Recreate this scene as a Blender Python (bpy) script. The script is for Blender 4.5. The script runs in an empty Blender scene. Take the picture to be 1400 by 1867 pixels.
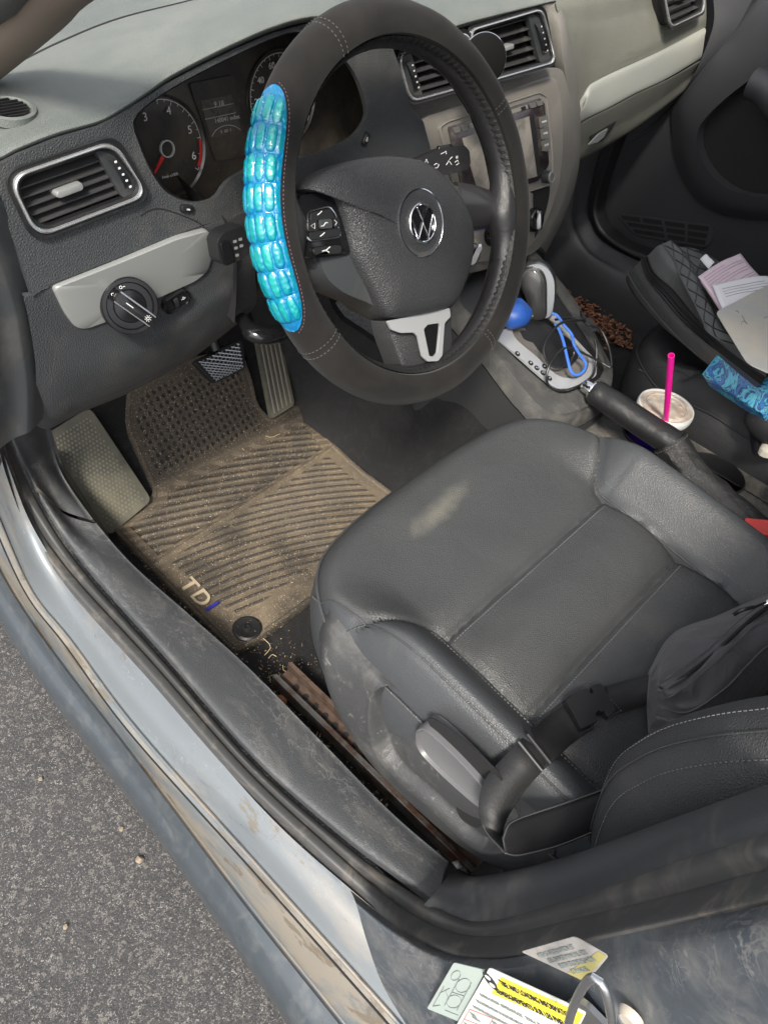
import bpy, bmesh, math, random
from mathutils import Vector, Matrix, noise
from mathutils.geometry import tessellate_polygon
random.seed(7)
SC = bpy.context.scene
COL = SC.collection
# ---------------------------------------------------------------- camera
CAM = Vector((-0.97603565, -0.41709559, 0.99284382)); FP = 1371.734617960524
RM = Matrix(((0.69209785, -0.71033291, 0.12817072), (-0.4572582, -0.56886654, -0.68359768), (0.55849396, 0.41450937, -0.71851686)))
cd = bpy.data.cameras.new('camera'); cam = bpy.data.objects.new('camera', cd); COL.objects.link(cam)
cd.sensor_fit = 'VERTICAL'; cd.sensor_height = 24; cd.lens = 24 * FP / 1867; cd.clip_start = .02; cd.clip_end = 500
rt_, dn_, fw_ = [Vector(r) for r in RM]
cam.matrix_world = Matrix.Translation(CAM) @ Matrix((rt_, -dn_, -fw_)).transposed().to_4x4()
SC.camera = cam
# ---------------------------------------------------------------- light
SUN_EL, SUN_AZ = 48, 238        # azimuth clockwise from +Y (front of the car)
w = bpy.data.worlds.new('World'); SC.world = w; w.use_nodes = True
nt = w.node_tree; bg = nt.nodes['Background']
sk = nt.nodes.new('ShaderNodeTexSky'); sk.sky_type = 'NISHITA'; sk.sun_disc = False
sk.sun_elevation = math.radians(SUN_EL); sk.sun_rotation = math.radians(SUN_AZ); sk.air_density = 1.0; sk.dust_density = 3.0; sk.ozone_density = 1.0
hs = nt.nodes.new('ShaderNodeHueSaturation'); hs.inputs['Saturation'].default_value = .20      # thin high cloud takes most of the blue out
nt.links.new(sk.outputs[0], hs.inputs['Color']); nt.links.new(hs.outputs[0], bg.inputs[0]); bg.inputs[1].default_value = .125
sl = bpy.data.lights.new('sun', 'SUN'); sl.energy = 2.2; sl.angle = math.radians(10); sl.color = (1, .93, .82)
sun = bpy.data.objects.new('sun', sl); COL.objects.link(sun)
_a, _e = math.radians(SUN_AZ), math.radians(SUN_EL)
sd = Vector((math.sin(_a) * math.cos(_e), math.cos(_a) * math.cos(_e), math.sin(_e)))
sun.rotation_euler = sd.to_track_quat('Z', 'Y').to_euler(); sun.location = sd * 20
SC.view_settings.view_transform = 'Standard'; SC.view_settings.look = 'None'; SC.view_settings.gamma = 1
SC.view_settings.exposure = 1.42
SC.cycles.use_denoising = True
SC.cycles.max_bounces = 6

# ---------------------------------------------------------------- pixel -> point on a real plane of the car
def ray(px, py):
    return rt_ * ((px - 700) / FP) + dn_ * ((py - 933.5) / FP) + fw_
def at(px, py, x=None, y=None, z=None):
    v = ray(px, py)
    for i, c in enumerate((x, y, z)):
        if c is not None: return CAM + v * ((c - CAM[i]) / v[i])
def on(px, py, p0, n):
    v = ray(px, py); return CAM + v * ((p0 - CAM).dot(n) / v.dot(n))
def AT(pts, **k): return [at(a, b, **k) for a, b in pts]
def pxy(p):
    d = p - CAM; c = d.dot(fw_); return 700 + FP * d.dot(rt_) / c, 933.5 + FP * d.dot(dn_) / c
def ATz(pts, x, zmax):
    o = []
    for a, b in pts:
        p = at(a, b, x=x); o.append(p if p.z <= zmax else at(a, b, z=zmax))
    return o
def ON(pts, p0, n): return [on(a, b, p0, n) for a, b in pts]
V = Vector

# ---------------------------------------------------------------- materials
MATS = {}
def mk(name, col, rough=.5, metal=0., grain=None, blotch=None, dust=None, coat=0., spec=.5, sheen=0., rvar=0., wave=None, emit=None, trans=0., alpha=1., scratch=None, stretch=None):
    """grain=(scale per m, strength, kind); blotch=(col2, scale, lo, hi); dust=(col, scale, lo, hi, max)"""
    m = bpy.data.materials.new(name); m.use_nodes = True; t = m.node_tree; N = t.nodes; L = t.links
    b = N['Principled BSDF']; tc = N.new('ShaderNodeTexCoord'); co = tc.outputs['Object']
    if stretch:
        mp_ = N.new('ShaderNodeMapping'); mp_.inputs['Scale'].default_value = stretch; L.new(co, mp_.inputs[0]); cs = mp_.outputs[0]
    else: cs = co
    b.inputs['Roughness'].default_value = rough; b.inputs['Metallic'].default_value = metal
    b.inputs['Coat Weight'].default_value = coat; b.inputs['Specular IOR Level'].default_value = spec
    b.inputs['Sheen Weight'].default_value = sheen
    if coat: b.inputs['Coat Roughness'].default_value = .08
    if trans: b.inputs['Transmission Weight'].default_value = trans
    c4 = lambda c: (c[0], c[1], c[2], 1)
    rgb = N.new('ShaderNodeRGB'); rgb.outputs[0].default_value = c4(col); cur = rgb.outputs[0]
    def nz(scale, detail=5, rough_=.6, dist=0):
        n = N.new('ShaderNodeTexNoise'); n.inputs['Scale'].default_value = scale; n.inputs['Detail'].default_value = detail
        n.inputs['Roughness'].default_value = rough_; n.inputs['Distortion'].default_value = dist; L.new(cs, n.inputs['Vector']); return n.outputs[0]
    def rng(s, lo, hi, a=0., b_=1.):
        r = N.new('ShaderNodeMapRange'); r.inputs[1].default_value = lo; r.inputs[2].default_value = hi; r.inputs[3].default_value = a; r.inputs[4].default_value = b_
        L.new(s, r.inputs[0]); return r.outputs[0]
    def mix(f, a, c):
        x = N.new('ShaderNodeMix'); x.data_type = 'RGBA'; L.new(f, x.inputs[0]); L.new(a, x.inputs[6])
        if isinstance(c, tuple): x.inputs[7].default_value = c4(c)
        else: L.new(c, x.inputs[7])
        return x.outputs[2]
    if blotch:
        for bl in (blotch if isinstance(blotch, list) else [blotch]):
            cur = mix(rng(nz(bl[1], 7, .62, .4), bl[2], bl[3]), cur, bl[0])
    ds = None
    if dust:
        for du in (dust if isinstance(dust, list) else [dust]):
            ds = rng(nz(du[1], 8, .7, .6), du[2], du[3], 0, du[4]); cur = mix(ds, cur, du[0])
    if scratch:
        for sc_ in (scratch if isinstance(scratch, list) else [scratch]):
            n_ = nz(sc_[1], 4, .55, 1.8); q_ = N.new('ShaderNodeMath'); q_.operation = 'SUBTRACT'; L.new(n_, q_.inputs[0]); q_.inputs[1].default_value = .5
            a_ = N.new('ShaderNodeMath'); a_.operation = 'ABSOLUTE'; L.new(q_.outputs[0], a_.inputs[0]); k_ = rng(a_.outputs[0], 0, sc_[2], sc_[3], 0)
            g_ = N.new('ShaderNodeMath'); g_.operation = 'MULTIPLY'; L.new(k_, g_.inputs[0]); L.new(rng(nz(sc_[1] * .5, 3, .5), .48, .60), g_.inputs[1]); cur = mix(g_.outputs[0], cur, sc_[0])
    L.new(cur, b.inputs['Base Color'])
    if rvar or ds is not None:
        r = rng(nz(23, 6, .6), .3, .7, max(0, rough - rvar), min(1, rough + rvar))
        if ds is not None:
            a = N.new('ShaderNodeMath'); a.operation = 'MULTIPLY_ADD'; L.new(ds, a.inputs[0]); a.inputs[1].default_value = .5; L.new(r, a.inputs[2]); a.use_clamp = True; r = a.outputs[0]
        L.new(r, b.inputs['Roughness'])
    h = None
    if grain:
        sc, st, kind = grain
        if kind == 'leather':
            v = N.new('ShaderNodeTexVoronoi'); v.feature = 'DISTANCE_TO_EDGE'; v.inputs['Scale'].default_value = sc; L.new(co, v.inputs['Vector'])
            h = rng(v.outputs['Distance'], 0, .35)
        elif kind == 'cell':
            v = N.new('ShaderNodeTexVoronoi'); v.inputs['Scale'].default_value = sc; L.new(co, v.inputs['Vector']); h = v.outputs['Distance']
        else: h = nz(sc, 4, .7)
        bp = N.new('ShaderNodeBump'); bp.inputs['Strength'].default_value = st; bp.inputs['Distance'].default_value = .0006 if kind != 'big' else .004
        L.new(h, bp.inputs['Height']); L.new(bp.outputs[0], b.inputs['Normal'])
        if wave:
            h2 = nz(wave[0], 4, .5, 1.0); b2 = N.new('ShaderNodeBump'); b2.inputs['Strength'].default_value = wave[1]; b2.inputs['Distance'].default_value = .006
            L.new(h2, b2.inputs['Height']); L.new(bp.outputs[0], b2.inputs['Normal']); L.new(b2.outputs[0], b.inputs['Normal'])
    elif wave:
        h2 = nz(wave[0], 4, .5, 1.0); b2 = N.new('ShaderNodeBump'); b2.inputs['Strength'].default_value = wave[1]; b2.inputs['Distance'].default_value = .006
        L.new(h2, b2.inputs['Height']); L.new(b2.outputs[0], b.inputs['Normal'])
    if emit:
        b.inputs['Emission Color'].default_value = c4(emit[0]); b.inputs['Emission Strength'].default_value = emit[1]
    MATS[name] = m; return m
DU = (.30, .27, .22)
PL = mk('grey_plastic', (.036, .039, .042), .50, grain=(400, .6, 'leather'), dust=(DU, 9, .50, .85, .22))
PLS = mk('smooth_grey_plastic', (.034, .037, .040), .46, grain=(1500, .15, 'noise'), dust=(DU, 7, .5, .85, .25))
PAD = mk('dash_pad_plastic', (.088, .100, .096), .55, grain=(700, .5, 'leather'), dust=((.30, .31, .27), 4, .35, .8, .35))
BLK = mk('black_plastic', (.012, .012, .013), .38, grain=(1500, .1, 'noise'), dust=(DU, 14, .55, .9, .12))
GLB = mk('gloss_black', (.007, .007, .008), .16, spec=.4, coat=.1)
DARK = mk('dark_void', (.006, .006, .007), .8)
CHR = mk('chrome', (.75, .76, .78), .14, 1.)
SAT = mk('satin_silver', (.27, .28, .275), .36, .35, grain=(2500, .08, 'noise'), dust=((.5, .47, .38), 6, .5, .8, .25))
BRU = mk('brushed_metal', (.62, .63, .65), .28, 1., dust=(DU, 12, .5, .8, .3))
LEA = mk('seat_leather', (.042, .044, .046), .46, grain=(430, .55, 'leather'), wave=(14, .22), dust=(DU, 5, .55, .9, .12))
LEB = mk('bolster_leather', (.044, .047, .051), .43, spec=.42, grain=(400, .36, 'leather'), wave=(10, .2), dust=(DU, 8, .6, .9, .1))
LEW = mk('wheel_leather', (.016, .016, .017), .34, grain=(900, .25, 'leather'), wave=(40, .2))
LEP = mk('passenger_leather', (.030, .031, .033), .42, grain=(820, .5, 'leather'), wave=(12, .2), dust=(DU, 9, .55, .9, .1))
ABG = mk('airbag_plastic', (.032, .033, .035), .46, grain=(430, .8, 'leather'), dust=(DU, 20, .6, .9, .1))
SUE = mk('black_suede', (.011, .0105, .0102), .95, spec=.12, sheen=.06, grain=(1400, .35, 'noise'), blotch=((.019, .018, .017), 12, .4, .7))
CAR = mk('black_carpet', (.010, .010, .011), 1., spec=.1, sheen=.1, grain=(900, 1., 'big'), dust=[((.06, .05, .04), 40, .5, .8, .5), ((.3, .24, .17), 190, .66, .72, .8)])
SEAL = mk('rubber_seal', (.050, .050, .050), .55, grain=(900, .2, 'noise'), dust=((.28, .24, .19), 22, .50, .72, .35))
STI = mk('stitch_thread', (.13, .13, .135), .8)
RED = mk('red_plastic', (.62, .03, .03), .35)
WHT = mk('white_print', (.60, .60, .60), .6)
STEEL = mk('rail_steel', (.17, .165, .16), .45, .6, blotch=((.10, .05, .03), 22, .45, .6))
RUST = mk('rusty_steel', (.085, .055, .040), .8, .2, blotch=((.05, .03, .02), 60, .45, .6), grain=(500, .6, 'noise'))
# ---------------------------------------------------------------- objects
def tag(o, label=None, cat=None, group=None, kind=None):
    if label: o['label'] = label
    if cat: o['category'] = cat
    if group: o['group'] = group
    if kind: o['kind'] = kind
    return o
def empty(name, loc, label=None, cat=None, group=None, parent=None):
    o = bpy.data.objects.new(name, None); COL.objects.link(o); o.empty_display_size = .03
    o.location = loc
    if parent: setp(o, parent)
    return tag(o, label, cat, group)
def wm(o):
    m = o.matrix_basis.copy()
    return (wm(o.parent) @ o.matrix_parent_inverse @ m) if o.parent else m
def setp(o, p):
    o.parent = p; o.matrix_parent_inverse = wm(p).inverted()
def mesh(name, vs, fs, mat, parent=None, smooth=True, bevel=0, sub=0, solid=0, auto=None):
    vs = [Vector(v) for v in vs]
    c = sum(vs, Vector()) / max(1, len(vs))
    me = bpy.data.meshes.new(name); me.from_pydata([v - c for v in vs], [], fs)
    for m in (mat if isinstance(mat, list) else [mat]): me.materials.append(m)
    bm = bmesh.new(); bm.from_mesh(me); bmesh.ops.remove_doubles(bm, verts=bm.verts, dist=1e-6)
    bmesh.ops.recalc_face_normals(bm, faces=bm.faces); bm.to_mesh(me); bm.free()
    o = bpy.data.objects.new(name, me); COL.objects.link(o); o.location = c
    if parent: setp(o, parent)
    if smooth:
        me.polygons.foreach_set('use_smooth', [True] * len(me.polygons))
        me.set_sharp_from_angle(angle=math.radians(auto or 40))
    if solid:
        s = o.modifiers.new('s', 'SOLIDIFY'); s.thickness = solid; s.offset = -1
    if bevel:
        b = o.modifiers.new('b', 'BEVEL'); b.width = bevel; b.segments = 3; b.limit_method = 'ANGLE'; b.angle_limit = math.radians(35); b.use_clamp_overlap = True
        b.harden_normals = False
    if sub:
        s = o.modifiers.new('u', 'SUBSURF'); s.levels = sub; s.render_levels = sub
    return o
class MB:
    """collects shapes that form ONE part"""
    def __init__(s): s.v = []; s.f = []; s.m = []; s.cm = 0
    def add(s, vs, fs):
        k = len(s.v); s.v += [Vector(v) for v in vs]; s.f += [tuple(i + k for i in f) for f in fs]; s.m += [s.cm] * len(fs); return s
    def build(s, name, mat, parent=None, **k):
        if isinstance(mat, list):
            c = sum(s.v, Vector()) / len(s.v); me = bpy.data.meshes.new(name); me.from_pydata([v - c for v in s.v], [], s.f)
            for m in mat: me.materials.append(m)
            me.polygons.foreach_set('material_index', s.m)
            bm = bmesh.new(); bm.from_mesh(me); bmesh.ops.recalc_face_normals(bm, faces=bm.faces); bm.to_mesh(me); bm.free()
            o = bpy.data.objects.new(name, me); COL.objects.link(o); o.location = c
            me.polygons.foreach_set('use_smooth', [True] * len(me.polygons)); me.set_sharp_from_angle(angle=math.radians(k.get('auto') or 40))
            if parent: setp(o, parent)
            if k.get('bevel'):
                b = o.modifiers.new('b', 'BEVEL'); b.width = k['bevel']; b.segments = 2; b.limit_method = 'ANGLE'; b.angle_limit = math.radians(35)
            return o
        return mesh(name, s.v, s.f, mat, parent, **k)
    def grid(s, rows, cu=False, cv=False):
        n, m = len(rows), len(rows[0]); fs = []
        for i in range(n - (0 if cu else 1)):
            for j in range(m - (0 if cv else 1)):
                fs.append((i * m + j, i * m + (j + 1) % m, ((i + 1) % n) * m + (j + 1) % m, ((i + 1) % n) * m + j))
        return s.add([p for r in rows for p in r], fs)
    def box(s, c, ax, ay, az):
        c = V(c); P = [c + ax * i + ay * j + az * k for k in (-1, 1) for j in (-1, 1) for i in (-1, 1)]
        return s.add(P, [(0, 1, 3, 2), (4, 6, 7, 5), (0, 4, 5, 1), (2, 3, 7, 6), (0, 2, 6, 4), (1, 5, 7, 3)])
    def prism(s, out, d, holes=()):
        """closed plate: outline(s) extruded by vector d"""
        loops = [list(out)] + [list(h) for h in holes]; flat = [p for l in loops for p in l]; n = len(flat)
        tris = [tuple(t) for t in tessellate_polygon(loops)]
        vs = flat + [p + d for p in flat]; fs = list(tris) + [tuple(i + n for i in reversed(t)) for t in tris]; k = 0
        for l in loops:
            for i in range(len(l)):
                a, b = k + i, k + (i + 1) % len(l); fs.append((a, b, b + n, a + n))
            k += len(l)
        return s.add(vs, fs)
    def tube(s, pts, r, seg=10, closed=False, cap=True, flat=None):
        """r number or list; flat=(vector, ratio) squashes the section along a direction"""
        n = len(pts); rs = r if isinstance(r, (list, tuple)) else [r] * n; rows = []
        T = []
        for i in range(n):
            a = pts[(i - 1) % n] if closed or i > 0 else pts[i]; b = pts[(i + 1) % n] if closed or i < n - 1 else pts[i]
            T.append((b - a).normalized())
        u = T[0].orthogonal().normalized()
        if flat: u = (flat[0] - T[0] * flat[0].dot(T[0])).normalized()
        for i in range(n):
            u = (u - T[i] * u.dot(T[i])).normalized()
            if flat: u = (flat[0] - T[i] * flat[0].dot(T[i])).normalized()
            w_ = T[i].cross(u)
            k = flat[1] if flat else 1
            rows.append([pts[i] + (u * math.cos(q) * k + w_ * math.sin(q)) * rs[i] for q in [2 * math.pi * j / seg for j in range(seg)]])
        base = len(s.v); s.grid(rows, cu=closed, cv=True)
        if cap and not closed:
            s.f.append(tuple(base + j for j in reversed(range(seg)))); s.f.append(tuple(base + (n - 1) * seg + j for j in range(seg))); s.m += [s.cm] * 2
        return s
    def lathe(s, prof, o, ax, seg=32, a0=0, a1=2 * math.pi, u=None):
        """prof [(r, h)] about axis ax from o"""
        ax = ax.normalized(); u = (u or ax.orthogonal()).normalized(); w_ = ax.cross(u); full = abs(a1 - a0 - 2 * math.pi) < 1e-6
        rows = [[o + ax * h + (u * math.cos(q) + w_ * math.sin(q)) * max(r, 1e-5) for q in [a0 + (a1 - a0) * j / (seg if full else seg - 1) for j in range(seg)]] for r, h in prof]
        return s.grid(rows, cv=full)
    def dome(s, out, n, prof, c=None, cap=True):
        """outline scaled about its centre: prof [(scale, height along n)]"""
        c = c or sum(out, Vector()) / len(out)
        rows = [[c + (p - c) * k + n * h for p in out] for k, h in prof]; base = len(s.v); s.grid(rows, cv=True); m = len(out)
        if cap: s.f.append(tuple(base + (len(prof) - 1) * m + j for j in range(m))); s.m.append(s.cm)
        return s
def cr(pts, n, closed=False):
    """Catmull-Rom through pts, n points evenly by arc length"""
    P = [V(p) for p in pts]; m = len(P); D = []
    segs = m if closed else m - 1
    for i in range(segs):
        p1, p2 = P[i], P[(i + 1) % m]
        p0 = P[(i - 1) % m] if closed or i > 0 else p1 * 2 - p2
        p3 = P[(i + 2) % m] if closed or i + 2 < m else p2 * 2 - p1
        for k in range(16):
            t = k / 16; D.append(.5 * ((2 * p1) + (p2 - p0) * t + (2 * p0 - 5 * p1 + 4 * p2 - p3) * t * t + (3 * p1 - p0 - 3 * p2 + p3) * t ** 3))
    D.append(P[0].copy() if closed else P[-1].copy())
    L = [0]
    for i in range(1, len(D)): L.append(L[-1] + (D[i] - D[i - 1]).length)
    out = []; j = 0; N = n if closed else n - 1
    for k in range(n):
        t = L[-1] * k / max(1, N)
        while j < len(D) - 2 and L[j + 1] < t: j += 1
        d = L[j + 1] - L[j]; out.append(D[j].lerp(D[j + 1], (t - L[j]) / d if d > 0 else 0))
    return out
def loft(lines, nu, nv, closed=False):
    """lines: 3-D polylines; each resampled to nu, then smoothed across to nv rows"""
    R = [cr(l, nu, closed) for l in lines]
    cols = [cr_p([r[j] for r in R], nv) for j in range(nu)]
    return [[cols[j][i] for j in range(nu)] for i in range(nv)]
def cr_p(P, n):
    """Catmull-Rom by parameter (keeps every row on its line)"""
    m = len(P); out = []
    for k in range(n):
        t = k * (m - 1) / (n - 1); i = min(int(t), m - 2); t -= i
        p1, p2 = P[i], P[i + 1]; p0 = P[i - 1] if i > 0 else p1 * 2 - p2; p3 = P[i + 2] if i + 2 < m else p2 * 2 - p1
        out.append(.5 * ((2 * p1) + (p2 - p0) * t + (2 * p0 - 5 * p1 + 4 * p2 - p3) * t * t + (3 * p1 - p0 - 3 * p2 + p3) * t ** 3))
    return out
def rrect(c, u, v, a, b, r, n=5):
    """rounded rectangle outline centre c, unit u,v, half sizes a,b"""
    out = []
    for sx, sy, q0 in ((1, 1, 0), (-1, 1, 90), (-1, -1, 180), (1, -1, 270)):
        for k in range(n + 1):
            q = math.radians(q0 + 90 * k / n); out.append(c + u * (sx * (a - r) + r * math.cos(q)) + v * (sy * (b - r) + r * math.sin(q)))
    return out
def circ(c, u, v, a, b=None, n=32):
    b = b or a; return [c + u * a * math.cos(2 * math.pi * k / n) + v * b * math.sin(2 * math.pi * k / n) for k in range(n)]
def rloop(pts, r=.006, n=4):
    """round the corners of a closed polyline"""
    out = []; m = len(pts)
    for i in range(m):
        p, a, b = pts[i], pts[i - 1], pts[(i + 1) % m]; da, db = (a - p), (b - p)
        q = min(r, da.length * .45, db.length * .45); A = p + da.normalized() * q; B = p + db.normalized() * q
        for k in range(n + 1):
            t = k / n; out.append(A * (1 - t) ** 2 + p * 2 * t * (1 - t) + B * t * t)
    return out
def text(name, s, o, u, v, size, mat, parent, ex=.0002, align='CENTER', bold=0):
    c = bpy.data.curves.new(name, 'FONT'); c.body = s; c.size = size; c.extrude = ex; c.offset = bold; c.align_x = align; c.align_y = 'CENTER'; c.materials.append(mat)
    ob = bpy.data.objects.new(name, c); COL.objects.link(ob)
    u = u.normalized(); n = u.cross(v).normalized(); v2 = n.cross(u)
    M = Matrix((u, v2, n)).transposed().to_4x4(); M.translation = o + n * .0006
    ob.matrix_world = M
    bpy.context.view_layer.update()
    dg = bpy.context.evaluated_depsgraph_get(); me = bpy.data.meshes.new_from_object(ob.evaluated_get(dg)); me.materials.clear(); me.materials.append(mat)
    bpy.data.objects.remove(ob); ob = bpy.data.objects.new(name, me); COL.objects.link(ob); ob.matrix_basis = M
    if parent: setp(ob, parent)
    return ob
def stitches(pts, mb, gap=.0045, l=.003, r=.0006):
    n = max(4, int(sum((pts[i + 1] - pts[i]).length for i in range(len(pts) - 1)) / gap)); P = cr(pts, n * 2)
    for i in range(0, n * 2 - 1, 2): mb.tube([P[i], P[i + 1]], r, 5)
X, Y, Z = V((1, 0, 0)), V((0, 1, 0)), V((0, 0, 1))
CARO = empty('car', (0, 0, -.28), 'blue-grey saloon car standing with its driver door open, interior in black and grey', 'car')
# ================================================================ ground
def ground():
    m = bpy.data.materials.new('asphalt'); m.use_nodes = True; t = m.node_tree; N = t.nodes; L = t.links; b = N['Principled BSDF']
    tc = N.new('ShaderNodeTexCoord'); co = tc.outputs['Object']
    def vor(s, f='F1'):
        v = N.new('ShaderNodeTexVoronoi'); v.inputs['Scale'].default_value = s; v.feature = f; v.inputs['Randomness'].default_value = 1
        n = N.new('ShaderNodeTexNoise'); n.inputs['Scale'].default_value = s * .8; n.inputs['Detail'].default_value = 3; L.new(co, n.inputs['Vector'])
        mx = N.new('ShaderNodeMix'); mx.data_type = 'RGBA'; mx.blend_type = 'LINEAR_LIGHT'; mx.inputs[0].default_value = .012; L.new(co, mx.inputs[6]); L.new(n.outputs[1], mx.inputs[7]); L.new(mx.outputs[2], v.inputs['Vector'])
        return v
    def rng(s, lo, hi, a=0., c=1.):
        r = N.new('ShaderNodeMapRange'); r.inputs[1].default_value = lo; r.inputs[2].default_value = hi; r.inputs[3].default_value = a; r.inputs[4].default_value = c; L.new(s, r.inputs[0]); return r.outputs[0]
    def nz(s, d=5, r=.6):
        n = N.new('ShaderNodeTexNoise'); n.inputs['Scale'].default_value = s; n.inputs['Detail'].default_value = d; n.inputs['Roughness'].default_value = r; L.new(co, n.inputs['Vector']); return n.outputs[0]
    def mix(f, a, c):
        x = N.new('ShaderNodeMix'); x.data_type = 'RGBA'
        L.new(f, x.inputs[0]) if hasattr(f, 'links') else None
        for i, k in ((6, a), (7, c)):
            if isinstance(k, tuple): x.inputs[i].default_value = (*k, 1)
            else: L.new(k, x.inputs[i])
        return x.outputs[2]
    v1 = vor(170); v2 = vor(330)
    c = mix(rng(nz(5, 6), .35, .65), (.040, .039, .041), (.054, .052, .054))
    c = mix(rng(nz(180, 5, .75), .50, .68), c, (.095, .091, .091))
    sep = N.new('ShaderNodeSeparateColor'); L.new(v2.outputs['Color'], sep.inputs[0])
    c = mix(rng(sep.outputs[0], .91, .95), c, (.27, .255, .24))
    c = mix(rng(nz(280, 3, .8), .61, .67), c, (.42, .40, .37))
    sp2 = N.new('ShaderNodeSeparateColor'); L.new(v1.outputs['Color'], sp2.inputs[0]); c = mix(rng(sp2.outputs[1], .93, .95), c, (.15, .14, .13))
    c = mix(rng(nz(190, 3, .8), .62, .70), c, (.02, .018, .018))
    L.new(c, b.inputs['Base Color']); b.inputs['Roughness'].default_value = .72
    bp = N.new('ShaderNodeBump'); bp.inputs['Strength'].default_value = 1.; bp.inputs['Distance'].default_value = .006; L.new(nz(150, 5, .75), bp.inputs['Height'])
    L.new(bp.outputs[0], b.inputs['Normal'])
    o = mesh('ground', [(-60, -60, 0), (60, -60, 0), (60, 60, 0), (-60, 60, 0)], [(0, 1, 2, 3)], m, smooth=False); o.location.z = GZ
    tag(o, 'dark asphalt speckled with pale stone chips beside the open door', kind='structure')
GZ = -.30
ground()
random.seed(3)
for i, (px, py) in enumerate([(255, 1567), (222, 1512), (120, 1690), (75, 1420)]):
    c = at(px, py, z=GZ + .003); r = .0065 if i == 0 else .004
    o = mesh('pebble', [(0, 0, 0)] * 3, [], BLK) if 0 else None
    mb = MB(); mb.lathe([(0, -r * .3), (r * .8, -r * .2), (r, .1 * r), (r * .7, .5 * r), (0, .62 * r)], c, Z, 9); vs = [v + noise.noise_vector(v * 300) * r * .35 for v in mb.v]
    pm = MATS.get('tan_stone') or mk('tan_stone', (.20, .165, .12), .8, blotch=((.2, .16, .12), 300, .4, .6))
    o = mesh('pebble', vs, mb.f, pm)
    tag(o, ['largest tan pebble lying on the asphalt beside the sill', 'small pale pebble on the asphalt just above the largest one', 'small pebble on the asphalt near the bottom left of the photo', 'small pebble on the asphalt high up the photo’s left edge'][i], 'pebble', 'pebbles on the asphalt')

# ================================================================ painted sill (lines traced along the car)
PAINT = mk('blue_grey_paint', (.140, .155, .168), .36, .25, stretch=(1, .38, 1), coat=.35, spec=.5, rvar=.10,
           blotch=[((.07, .088, .108), 4, .56, .62)], dust=[((.20, .188, .17), 7, .53, .64, .75), ((.125, .108, .085), 15, .60, .62, .85), ((.03, .03, .03), 90, .69, .71, .9), ((.28, .30, .32), 260, .66, .70, .5)],
           scratch=[((.07, .08, .09), 26, .003, .6), ((.36, .38, .40), 40, .003, .6)])
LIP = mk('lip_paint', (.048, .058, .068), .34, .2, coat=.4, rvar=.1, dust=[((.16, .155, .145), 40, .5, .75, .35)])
def ext(l, f): return l
# profile lines, all running front -> rear: pixel traces put on planes x = const
def LN(pts, x): return AT(pts, x=x)
def LZ(pts, zb, f=0, r=0, xr=None, dz=0.):
    """points along the sill at height zb; the first f and last r climb the posts in the plane x = const"""
    n = len(pts); mid = {k: at(*pts[k], z=zb) for k in range(f, n - r)}; x0 = mid[f].x; x1 = xr if xr is not None else mid[n - r - 1].x
    return [mid[k] if k in mid else at(*pts[k], x=(x0 if k < f else x1)) for k in range(n)]
PAINTD = mk('dusty_paint', (.125, .138, .148), .40, .2, stretch=(1, .40, 1), coat=.25, rvar=.1, blotch=[((.06, .075, .095), 5, .55, .60)],
    dust=[((.21, .185, .150), 8, .46, .54, .85), ((.12, .10, .075), 17, .57, .60, .9), ((.03, .03, .03), 90, .69, .71, .9), ((.30, .30, .29), 200, .62, .68, .4)], scratch=[((.07, .07, .07), 26, .003, .6)])
l_out0 = LZ([(-60, 1010), (0, 1130), (90, 1262), (235, 1450), (450, 1752), (545, 1890), (700, 2110)], -.045)
l_out1 = LZ([(-40, 990), (14, 1090), (100, 1214), (240, 1402), (450, 1702), (580, 1890), (740, 2110)], -.012)
l_grv0 = LZ([(-30, 985), (28, 1090), (110, 1208), (250, 1390), (450, 1656), (640, 1895), (800, 2100)], .004)
l_grv1 = LZ([(-28, 980), (34, 1086), (118, 1206), (258, 1388), (460, 1650), (655, 1893), (820, 2100)], .005)
l_stp0 = LZ([(-20, 940), (45, 1080), (120, 1180), (236, 1338), (464, 1594), (700, 1862), (900, 2090)], .046)
l_stp1 = LZ([(-14, 925), (52, 1074), (128, 1172), (244, 1328), (470, 1584), (708, 1850), (910, 2080)], .053)
l_lg = LZ([(8, 830), (60, 960), (140, 1080), (290, 1256), (480, 1476), (640, 1622), (790, 1742)], .091, 2)
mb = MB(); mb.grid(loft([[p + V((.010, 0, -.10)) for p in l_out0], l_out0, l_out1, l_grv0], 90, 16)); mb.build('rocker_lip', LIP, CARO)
mb = MB(); R_ = loft([l_grv0, [p + V((0, 0, -.006)) for p in l_grv0], [p + V((0, 0, -.006)) for p in l_grv1], l_grv1, [a.lerp(b, .5) + V((0, 0, .003)) for a, b in zip(l_grv1, l_stp0)], l_stp0, l_stp1], 120, 26)
mb.grid(R_); mb.build('outer_sill_ledge', PAINTD, CARO)
mb = MB(); mb.tube(cr([p + V((.001, 0, .0015)) for p in l_stp0], 120), .0016, 6); mb.build('ledge_seam', DARK, CARO)
mb = MB(); mb.tube(cr([p + V((.0015, 0, .002)) for p in l_stp1], 120), .0026, 8); mb.build('ledge_lip', PAINTD, CARO)
mb = MB(); mb.grid(loft([l_stp1, [p + V((.006, 0, .004)) for p in l_stp1], [a.lerp(b, .55) + V((0, 0, .006)) for a, b in zip(l_stp1, l_lg)], l_lg], 120, 24)); mb.build('inner_sill_ledge', PAINT, CARO)

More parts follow.
